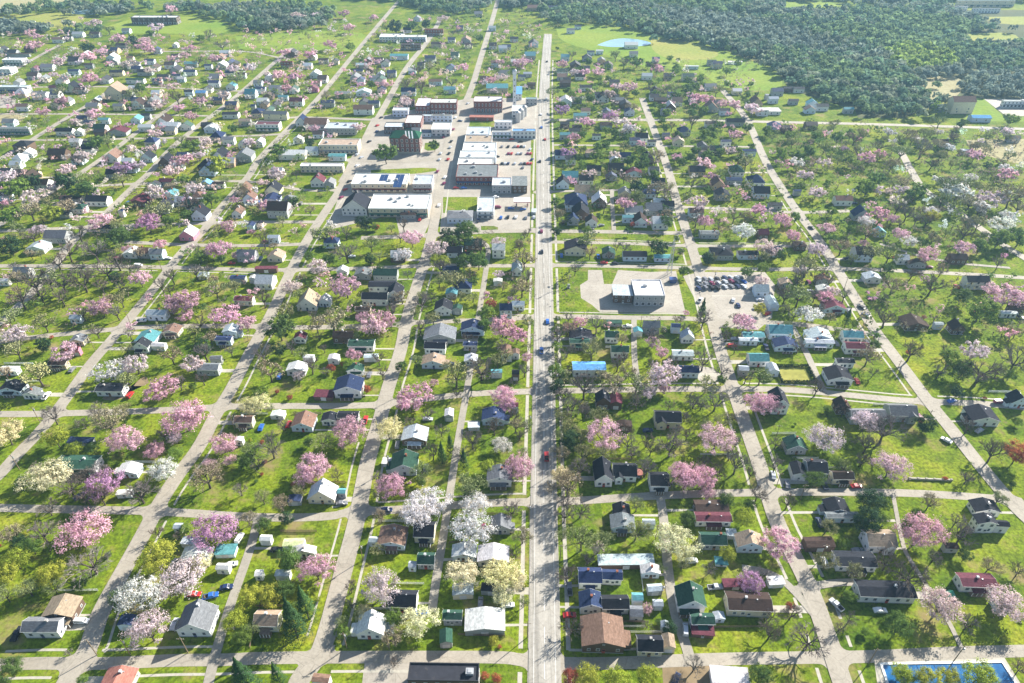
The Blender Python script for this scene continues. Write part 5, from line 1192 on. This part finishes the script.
# lattice tower beside the first right-hand street
t = simple_thing('lattice_tower', 'tower', 'tall galvanised lattice tower above a dark blue cabinet', 669, 274, 0, 'lattice tower', 4)
for sx, sy in ((1,1),(1,-1),(-1,1),(-1,-1)):
    obj('leg', MB().tube((sx*1.3, sy*1.3, 0), (sx*.35, sy*.35, 24), .14, .08, 5).mesh('leg', 'metalgrey'), t)
b = MB()
for k in range(12):
    z0, z1 = k*2, k*2+2; a0 = 1.3-.95*z0/24; a1 = 1.3-.95*z1/24
    for i in range(4):
        c0 = [(-1,-1),(1,-1),(1,1),(-1,1)][i]; c1 = [(1,-1),(1,1),(-1,1),(-1,-1)][i]
        b.tube((c0[0]*a0, c0[1]*a0, z0), (c1[0]*a1, c1[1]*a1, z1), .05, .05, 4); b.tube((c0[0]*a1, c0[1]*a1, z1), (c1[0]*a1, c1[1]*a1, z1), .05, .05, 4)
obj('bracing', b.mesh('bracing', 'metalgrey'), t)
obj('antenna', MB().tube((0, 0, 24), (0, 0, 27), .08, .05, 6, 0, True).box(-.6, -.1, 23, .6, .1, 23.3).mesh('antenna', 'white'), t)
t = simple_thing('equipment_cabinet', 'cabinet', 'dark blue equipment cabinet at the foot of the lattice tower', 672.5, 282, 0, 'cabinet', 3)
obj('body', MB().box(-2, -1.5, 0, 2, 1.5, 2.6).mesh('body', 'paint'), t, color=(.03, .07, .2)); obj('lid', MB().box(-2.15, -1.65, 2.603, 2.15, 1.65, 2.75).mesh('lid', 'paint'), t, color=(.05, .1, .28))
obj('door', MB().box(-1.2, -1.56, .2, 1.2, -1.505, 2.3).mesh('door', 'paint'), t, color=(.05, .09, .22))
# tall white tower downtown
t = simple_thing('grain_tower', 'tower', 'tall narrow white tower beside the blue-roofed building downtown', 514.5, 106, 0, 'white tower', 5)
obj('shaft', MB().box(-1.6, -1.6, 0, 1.6, 1.6, 31).mesh('shaft', 'wall'), t, color=(.66, .68, .7)); obj('head_house', MB().box(-2.0, -2.0, 31.003, 2.0, 2.0, 33.5).mesh('head_house', 'wall'), t, color=(.72, .73, .75))
ro = obj('roof', MB().add([(-2.2,-2.2,33.5),(2.2,-2.2,33.5),(2.2,2.2,33.5),(-2.2,2.2,33.5),(0,0,35.2)], [(0,1,4),(1,2,4),(2,3,4),(3,0,4),(3,2,1,0)]).mesh('roof', 'roof'), t, color=(.4, .42, .45))
for k in range(5): obj('window', WB, t, (0, -1.61, 3+k*5.4), 0, (1.2, 1, 1.6), (.5, .5, .5))
for px, py, rr_ in ((521, 119, 2.6), (518, 122, 2.3), (524.5, 116, 2.3)):
    t = simple_thing('storage_silo', 'silo', ['largest', 'middle', 'smallest'][(px < 519)+2*(px > 524)]+' round white storage silo beside the narrow white tower', px, py, 0, 'white silo', 4); things[-1]['o']['group'] = 'silos beside the white tower'
    obj('drum', MB().tube((0, 0, 0), (0, 0, 9), rr_, rr_, 20, 0, True).mesh('drum', 'metalgrey'), t); obj('cone_roof', MB().tube((0, 0, 9.005), (0, 0, 10.6), rr_+.15, .15, 20, 0, True).mesh('cone_roof', 'metalgrey'), t)
# the courthouse: three-storey red brick with a half green, half white striped roof
t = simple_thing('brick_courthouse', 'courthouse', 'three-storey red-brick courthouse with green roof and white stripes', 407, 150, -2, 'brick courthouse', 22)
w, d, h = 25, 15, 13.0
obj('wall', MB().box(-w/2, -d/2, 0, w/2, d/2, h).mesh('wall', 'wall'), t, color=(.19, .08, .065))
obj('stone_base', MB().box(-w/2-.12, -d/2-.12, 0, w/2+.12, -d/2-.004, 1.3).box(w/2+.004, -d/2-.12, 0, w/2+.12, d/2, 1.3).box(-w/2-.12, -d/2, 0, -w/2-.004, d/2, 1.3).mesh('stone_base', 'walk'), t)
b = MB(); a = d/2; rl = w/2-a*.6; z1 = h+4.2; o = .5
b.add([(-w/2-o,-d/2-o,h+.02),(w/2+o,-d/2-o,h+.02),(w/2+o,d/2+o,h+.02),(-w/2-o,d/2+o,h+.02),(-rl,0,z1),(rl,0,z1)], [(0,1,5,4),(1,2,5),(2,3,4,5),(3,0,4),(3,2,1,0)])
ro = obj('roof', b.mesh('roof', 'roof'), t, color=(.02, .085, .05))
for k in range(3):
    x = 1.5+k*2.6; b = MB(); b.add([(x, -d/2-o, h+.06), (x+1.1, -d/2-o, h+.06), (x+1.1-1.6, -.8, z1-.34), (x-1.6, -.8, z1-.34)], [(0, 1, 2, 3)]); obj('roof_stripe', b.mesh('roof_stripe', 'white'), ro)
b = MB(); b.prism([(-3.4, h-.6), (3.4, h-.6), (3.4, h+.8), (0, h+3.4), (-3.4, h+.8)][::-1], -d/2-.7, -d/2-.006); g = obj('front_gable', b.mesh('front_gable', 'wall'), t, color=(.19, .08, .065))
for fl in range(3):
    for k in range(6): 
        o_ = obj('window', WF, t, (-w/2+(k+.5)*w/6, -d/2-.01, 1.7+fl*3.9), 0, (1.9, 1, 2.6), (.7, .68, .62)); obj('pane', WP, o_)
    for k in range(4):
        for sx, an in ((1, math.pi/2), (-1, -math.pi/2)):
            o_ = obj('window', WF, t, (sx*(w/2+.01), -d/2+(k+.5)*d/4, 1.7+fl*3.9), an, (1.8, 1, 2.6), (.7, .68, .62)); obj('pane', WP, o_)
# blue arched hangar-like roof and murals are part of the town centre; solar panels stand on the long white roofs
def solar(px0, py0, px1, py1, z, label):
    X0, Y0 = gnd(px0, py1, z); X1, Y1 = gnd(px1, py0, z); root = bpy.data.objects.new('solar_array', None); col.objects.link(root); root.location = ((X0+X1)/2, (Y0+Y1)/2, z)
    w, d = X1-X0, Y1-Y0; nx, ny = max(2, int(w/2.2)), max(2, int(d/2.6))
    for j in range(ny):
        b = MB()
        for i in range(nx):
            xa = -w/2+i*w/nx; ya = -d/2+j*d/ny; b.add([(xa+.06, ya+.1, .12), (xa+w/nx-.06, ya+.1, .12), (xa+w/nx-.06, ya+d/ny-.15, .5), (xa+.06, ya+d/ny-.15, .5), (xa+.06, ya+.1, .07), (xa+w/nx-.06, ya+.1, .07), (xa+w/nx-.06, ya+d/ny-.15, .45), (xa+.06, ya+d/ny-.15, .45)],
                  [(0,1,2,3),(7,6,5,4),(0,4,5,1),(1,5,6,2),(2,6,7,3),(3,7,4,0)])
        obj('panel_row', b.mesh('panel_row', 'solar'), root)
    thing(root, 'solar array', label, 'solar arrays on the long white roof', short='solar array', size=8, unique=True)
solar(379, 175, 389, 181, 6.37, 'smaller dark blue solar array on the long white flat roof')
solar(392.5, 175, 405, 187.5, 6.37, 'larger dark blue solar array at the right end of the white roof')
# swimming pool at the bottom right corner
b = MB(); P0, P1, P2, P3 = gnd(881, 664), gnd(1002, 662), gnd(1026, 700), gnd(893, 700)
t = bpy.data.objects.new('swimming_pool', None); col.objects.link(t); t.location = (*P0, 0); L = [(p[0]-P0[0], p[1]-P0[1]) for p in (P0, P1, P2, P3)]
b.add([(x, y, .05) for x, y in L], [(0, 3, 2, 1)]); obj('water', b.mesh('water', 'water'), t)
b = MB()
for i in range(4):
    p, q = L[i], L[(i+1) % 4]; dx, dy = q[0]-p[0], q[1]-p[1]; l = math.hypot(dx, dy); nx_, ny_ = dy/l*.35, -dx/l*.35
    b.add([(p[0]+nx_, p[1]+ny_, 0), (q[0]+nx_, q[1]+ny_, 0), (q[0]-nx_, q[1]-ny_, 0), (p[0]-nx_, p[1]-ny_, 0), (p[0]+nx_, p[1]+ny_, .3+.003*i), (q[0]+nx_, q[1]+ny_, .3+.003*i), (q[0]-nx_, q[1]-ny_, .3+.003*i), (p[0]-nx_, p[1]-ny_, .3+.003*i)],
          [(0,1,2,3),(7,6,5,4),(0,4,5,1),(1,5,6,2),(2,6,7,3),(3,7,4,0)])
obj('rim', b.mesh('rim', 'white'), t)
for k in range(1, 7):
    f = k/7; a = (L[0][0]*(1-f)+L[1][0]*f, L[0][1]*(1-f)+L[1][1]*f-.5); c = (L[3][0]*(1-f)+L[2][0]*f, L[3][1]*(1-f)+L[2][1]*f+.5)
    obj('lane_rope', MB().tube((a[0], a[1], .08), (c[0], c[1], .08), .07, .07, 5).mesh('lane_rope', 'solar'), t)
b = MB()
for k in range(9):
    f = k/8; x = L[0][0]*(1-f)+L[3][0]*f-.8; y = L[0][1]*(1-f)+L[3][1]*f; b.box(x-.04, y-.04, 0, x+.04, y+.04, 1.1)
b.tube((L[0][0]-.8, L[0][1], 1.05), (L[3][0]-.8, L[3][1], 1.05), .05, .05, 5); obj('railing', b.mesh('railing', 'white'), t)
thing(t, 'swimming pool', 'blue swimming pool with white rim behind a row of yellow-green trees', None, short='swimming pool', size=30, unique=True)
poly('pool_deck', [(874,659),(1004,657),(1034,705),(880,705)], 'walk', .019)
# green tent, low wall, hedge, lawn monument, fuel canopy
t = simple_thing('garden_tent', 'tent', 'teal green camping tent behind a pink and white blossom tree', 948, 595, 20, 'green tent', 4)
obj('canopy', MB().add([(-2.2,-1.6,0),(2.2,-1.6,0),(2.2,1.6,0),(-2.2,1.6,0),(-1.2,0,2.3),(1.2,0,2.3)], [(0,1,5,4),(1,2,5),(2,3,4,5),(3,0,4),(3,2,1,0)]).mesh('canopy', 'paint'), t, color=(.06, .32, .24))
obj('entrance_flap', MB().add([(2.0,-.7,.15),(2.0,.7,.15),(1.38,.0,1.9)], [(0,1,2)]).add([(1.97,-.7,.15),(1.97,.7,.15),(1.35,.0,1.9)], [(2,1,0)]).mesh('entrance_flap', 'paint'), t, color=(.03, .15, .12)); 
t = simple_thing('retaining_wall', 'wall', 'low stone retaining wall across the lawn beside a pink blossom tree', 930, 480, -3, 'retaining wall', 18)
obj('stonework', MB().box(-9, -.3, 0, 9, .3, .9).mesh('stonework', 'walk'), t)
for i in range(6): obj('pier', MB().box(-.4, -.4, 0, .4, .4, 1.1).mesh('pier', 'alley'), t, (-8.6+i*3.44, 0, 0))
t = simple_thing('clipped_hedge', 'hedge', 'clipped dark hedge squared around a small yellow lawn', 795, 375, 0, 'clipped hedge', 16)
for (x0, y0, x1, y1) in ((-9, -6.6, 9, -5.6), (-9, 6, 9, 7), (-9, -5.5, -8, 5.9), (8, -5.5, 9, 5.9)):
    n_ = int((x1-x0+.01)*(y1-y0)*55)
    C = np.stack([rng.uniform(x0, x1, n_), rng.uniform(y0, y1, n_), rng.uniform(.1, 1.7, n_)], 1); V, q = quads_mesh('h', C, unit(rng.normal(size=(n_, 3))+np.array([0, 0, .5])), .2, None)
    obj('foliage', np_mesh('foliage', V, q, ['needle']), t, color=(.03, .055, .02))
t = simple_thing('stone_monument', 'monument', 'small stone monument on the lawn beside the main road', 568.5, 288, 0, 'monument', 2)
obj('plinth', MB().box(-1, -.8, 0, 1, .8, .6).mesh('plinth', 'walk'), t); obj('tablet', MB().box(-.8, -.3, .602, .8, .3, 2.4).box(-.6, -.34, 2.402, .6, .34, 2.7).mesh('tablet', 'metalgrey'), t)
t = simple_thing('fuel_canopy', 'canopy', 'red and white fuel station canopy beside the main road', 522, 206, 0, 'fuel canopy', 12)
cn = obj('roof', MB().box(-6, -4, 4.4, 6, 4, 5.0).mesh('roof', 'flatroof'), t, color=(.7, .7, .7)); obj('red_band', MB().box(-6.06, -4.06, 4.45, 6.06, -4.004, 4.95).box(-6.06, 4.004, 4.45, 6.06, 4.06, 4.95).box(-6.06, -4, 4.45, -6.004, 4, 4.95).box(6.004, -4, 4.45, 6.06, 4, 4.95).mesh('red_band', 'paint'), cn, color=(.5, .04, .04))
for x in (-4, 4):
    for y in (-2.4, 2.4): obj('post', MB().box(-.2, -.2, 0, .2, .2, 4.395).mesh('post', 'metalgrey'), t, (x, y, 0))
    obj('fuel_pump', MB().box(-.5, -.35, 0, .5, .35, 1.7).box(-.4, -.37, 1.0, .4, -.352, 1.5, 1).mesh('fuel_pump', ['paint', 'glass']), t, (x, 0, 0), color=(.5, .05, .05))
# garden fences
fm = {}
def fence(px0, py0, px1, py1, mat, colname, look, h=1.2):
    A, B = gnd(px0, py0), gnd(px1, py1); L = math.hypot(B[0]-A[0], B[1]-A[1]); root = bpy.data.objects.new('garden_fence', None); col.objects.link(root)
    root.location = (*A, 0); root.rotation_euler = (0, 0, math.atan2(B[1]-A[1], B[0]-A[0])); b = MB(); n_ = max(2, int(L/2.4))
    b.box(0, -.03, .25, L, .0, .38); b.box(0, -.03, h-.2, L, .0, h-.07)
    x = 0
    while x < L: b.box(x, .004, .06, x+.11, .03, h); x += .2
    obj('picket_panel', b.mesh('picket_panel', mat), root)
    for k in range(n_+1): obj('post', MB().box(-.06, -.1, 0, .06, -.034, h+.1).mesh('post', mat), root, (min(max(k*L/n_, .07), L-.07), 0, 0))
    thing(root, 'fence', look, 'garden fences', short='fence', size=L)
fence(430, 548, 441, 513, 'white', 'white', 'white picket fence'); fence(622, 627, 645, 627, 'white', 'white', 'white picket fence'); fence(641, 575, 643, 592, 'white', 'white', 'white picket fence')
fence(458, 635, 505, 637, 'wood', 'brown', 'brown wooden fence'); fence(612, 622, 645, 622.5, 'wood', 'brown', 'brown wooden fence'); fence(765, 627, 700, 628, 'wood', 'brown', 'brown wooden fence')
fence(250, 648, 262, 600, 'wood', 'brown', 'brown wooden fence'); fence(700, 455, 735, 455, 'white', 'white', 'white picket fence'); fence(395, 470, 420, 470, 'wood', 'brown', 'brown wooden fence')

_r = random.Random(23); nf_ = 0
for hs in houses:
    if hs[8] < 330 or hs[2] < 7 or hs[5] == 'f' or nf_ > 34: continue
    yb = hs[1]+hs[3]+_r.uniform(3, 6); xa, xb = hs[0]-hs[2]*.5-_r.uniform(0, 4), hs[0]+hs[2]*.5+_r.uniform(0, 4)
    xs_ = np.linspace(xa, xb, 8)
    if all(roadclear(x, yb, .8) for x in xs_) and all((np.abs(FOOT[:, 0]-x)+np.abs(FOOT[:, 1]-yb)-FOOT[:, 2]*1.3).min() > .3 for x in xs_):
        A, B = proj(xa, yb), proj(xb, yb+_r.uniform(-.4, .4)); wt = _r.random() < .5
        fence(*A, *B, 'white' if wt else 'wood', '', 'white picket fence' if wt else 'brown wooden fence', 1.3); nf_ += 1
# ------------------------------------------------------------------ driveways and garden paths
mb = MB(); rdv = random.Random(11); avs = [k for k in AVW]
zc = 0
for hrow in houses:
    X, Yf, w, d, h, rd, wl, rf, py = hrow
    if py < 170 or w < 6 or rd == 'f': continue
    # nearest avenue or alley point level with the house
    yy = Yf+d*rdv.uniform(.1, .6); c = RPn[np.abs(RPn[:, 1]-yy) < 2.0]
    if not len(c): continue
    c = c[np.argsort(np.abs(c[:, 0]-X))][0]
    s = 1 if c[0] > X else -1; xa = X+s*w/2; xb = c[0]-s*c[2]*.8
    if abs(xb-xa) < 2 or abs(xb-xa) > 26 or (xb-xa)*s < 0: continue
    if rdv.random() < .75:
        ww = rdv.choice((1.0, 1.1, 2.6, 2.8)); blk = False
        for q in houses:
            if q is not hrow and min(xa, xb) < q[0]+q[2]/2 and max(xa, xb) > q[0]-q[2]/2 and q[1]-1 < yy < q[1]+q[3]+1: blk = True
        if not blk:
            zc += 1; z = .0005*(zc % 9); mb.add([(xa, yy, z), (xb, yy+rdv.uniform(-.4, .4), z), (xb, yy+ww, z), (xa, yy+ww, z)], [(0, 1, 2, 3) if s > 0 else (3, 2, 1, 0)])
struct('driveways', mb.mesh('driveways', 'walk'), .020)

# ------------------------------------------------------------------ labels: look, neighbour, block
AVO = ['L7', 'L6', 'L5', 'L4', 'L3', 'L2', 'L1', 'main', 'R1', 'R2', 'R3']
def xat(w, Y):
    best = None
    for a, b in zip(w, w[1:]):
        if (a[1]-Y)*(b[1]-Y) <= 0 and a[1] != b[1]: return a[0]+(b[0]-a[0])*(Y-a[1])/(b[1]-a[1])
    a, b = (w[0], w[1]) if abs(w[0][1]-Y) < abs(w[-1][1]-Y) else (w[-1], w[-2])
    return a[0]+(b[0]-a[0])*(Y-a[1])/((b[1]-a[1]) or 1)
ORD = ['', 'first', 'second', 'third', 'fourth', 'fifth', 'sixth', 'seventh', 'eighth', 'ninth', 'tenth', 'eleventh', 'twelfth']
ROWY = [664, 508, 408, 327, 267, 236, 200, 160, 120, 88, 52]
def cell(X, Y):
    px, py = proj(X, Y); xm = xat(AVW['main'], Y); n_ = 1
    if X < xm:
        side = 'left'
        for k in ('L1', 'L2', 'L3', 'L4', 'L5', 'L6', 'L7'):
            if proj(X, Y)[1] < 60 and k in ('L4', 'L5', 'L6', 'L7'): pass
            if xat(AVW[k], Y) > X: n_ += 1
            else: break
    else:
        side = 'right'
        for k in ('R1', 'R2', 'R3'):
            if xat(AVW[k], Y) < X: n_ += 1
            else: break
    row = sum(1 for y in ROWY if py < y)
    rowt = 'along the bottom edge' if row == 0 else ('bottom row of blocks' if row == 1 else ('among the farthest blocks' if row >= 11 else ORD[row]+' row of blocks up'))
    colt = ORD[n_]+' block '+side+' of main road'
    return rowt+', '+colt, (row, side, n_)
P = np.array([(t['o'].location.x, t['o'].location.y) for t in things])
def ordinal(n, N):
    if N == 2: return ['leftmost', 'rightmost'][n]
    if n == 0: return 'leftmost'
    if n == N-1: return 'rightmost'
    if N == 3: return 'middle'
    return ORD[n+1]+'-from-left' if n+1 <= 12 else str(n+1)+'th-from-left'
for t in things:
    t['cellt'], t['cell'] = cell(t['o'].location.x, t['o'].location.y)
groups = {}
for t in things: groups.setdefault((t['look'], t['cell']), []).append(t)
for (look, c), g in groups.items():
    if g[0].get('unique'):
        for t in g: t['label'] = look
        continue
    if len(g) == 1: g[0]['label'] = f"{look}, {g[0]['cellt']}"; continue
    g.sort(key=lambda t: proj(t['o'].location.x, t['o'].location.y)[0])
    nb = []
    for t in g:
        dd = np.hypot(P[:, 0]-t['o'].location.x, P[:, 1]-t['o'].location.y); best = None
        for j in np.argsort(dd)[1:9]:
            u = things[int(j)]
            if dd[j] > 17: break
            if u['cat'] == t['cat'] or u['size'] < 1.5 or u['cat'] == 'shrub': continue
            best = u['short']; break
        nb.append(best)
    if all(b is not None for b in nb) and len(set(nb)) == len(nb):
        for t, b in zip(g, nb): t['label'] = f"{look} beside {b}, {t['cellt']}"
        continue
    for i, t in enumerate(g): t['label'] = f"{ordinal(i, len(g))} {look}, {t['cellt']}"
seen = {}
for t in things:
    wds = t['label'].split()
    if len(wds) > 16: t['label'] = t['label'].replace(' row of blocks up', ' row up').replace(' row of blocks', ' row').replace('along the bottom edge', 'bottom edge').replace(' of main road', ' of the main road' if len(wds) < 15 else ' of main road').replace(' with ', ', ')
    if len(t['label'].split()) > 16: t['label'] = t['label'].replace(' of main road', ' of road').replace('front-gabled ', '').replace('side-gabled ', '')
    if len(t['label'].split()) > 16: t['label'] = t['label'].replace('mid-sized ', '').replace('medium ', '').replace('flat-roofed building', 'building').replace(' of the main road', '')
    if len(t['label'].split()) > 16:
        for wd__ in ('small ', 'large ', 'hip-roofed '): t['label'] = t['label'].replace(wd__, '', 1) if len(t['label'].split()) > 16 else t['label']
    seen[t['label']] = seen.get(t['label'], 0)+1
    t['o']['label'] = t['label']
print('things', len(things), 'dup labels', [k for k, v in seen.items() if v > 1][:5], 'longest', max(len(t['label'].split()) for t in things), 'objects', len(bpy.data.objects))
# ------------------------------------------------------------------ haze
m = bpy.data.materials.new('haze'); m.use_nodes = True; nt = m.node_tree; nt.nodes.clear()
pv = nt.nodes.new('ShaderNodeVolumePrincipled'); pv.inputs['Color'].default_value = (.42, .74, 1, 1); pv.inputs['Density'].default_value = HAZE = .00011; pv.inputs['Anisotropy'].default_value = .2
on = nt.nodes.new('ShaderNodeOutputMaterial'); nt.links.new(pv.outputs[0], on.inputs['Volume']); M['haze'] = m
hz = obj('haze', MB().box(-5200, -1700, -1, 5200, 8700, 226).mesh('haze', 'haze')); hz['kind'] = 'stuff'; hz['label'] = 'faint bluish haze over the far end of the town'
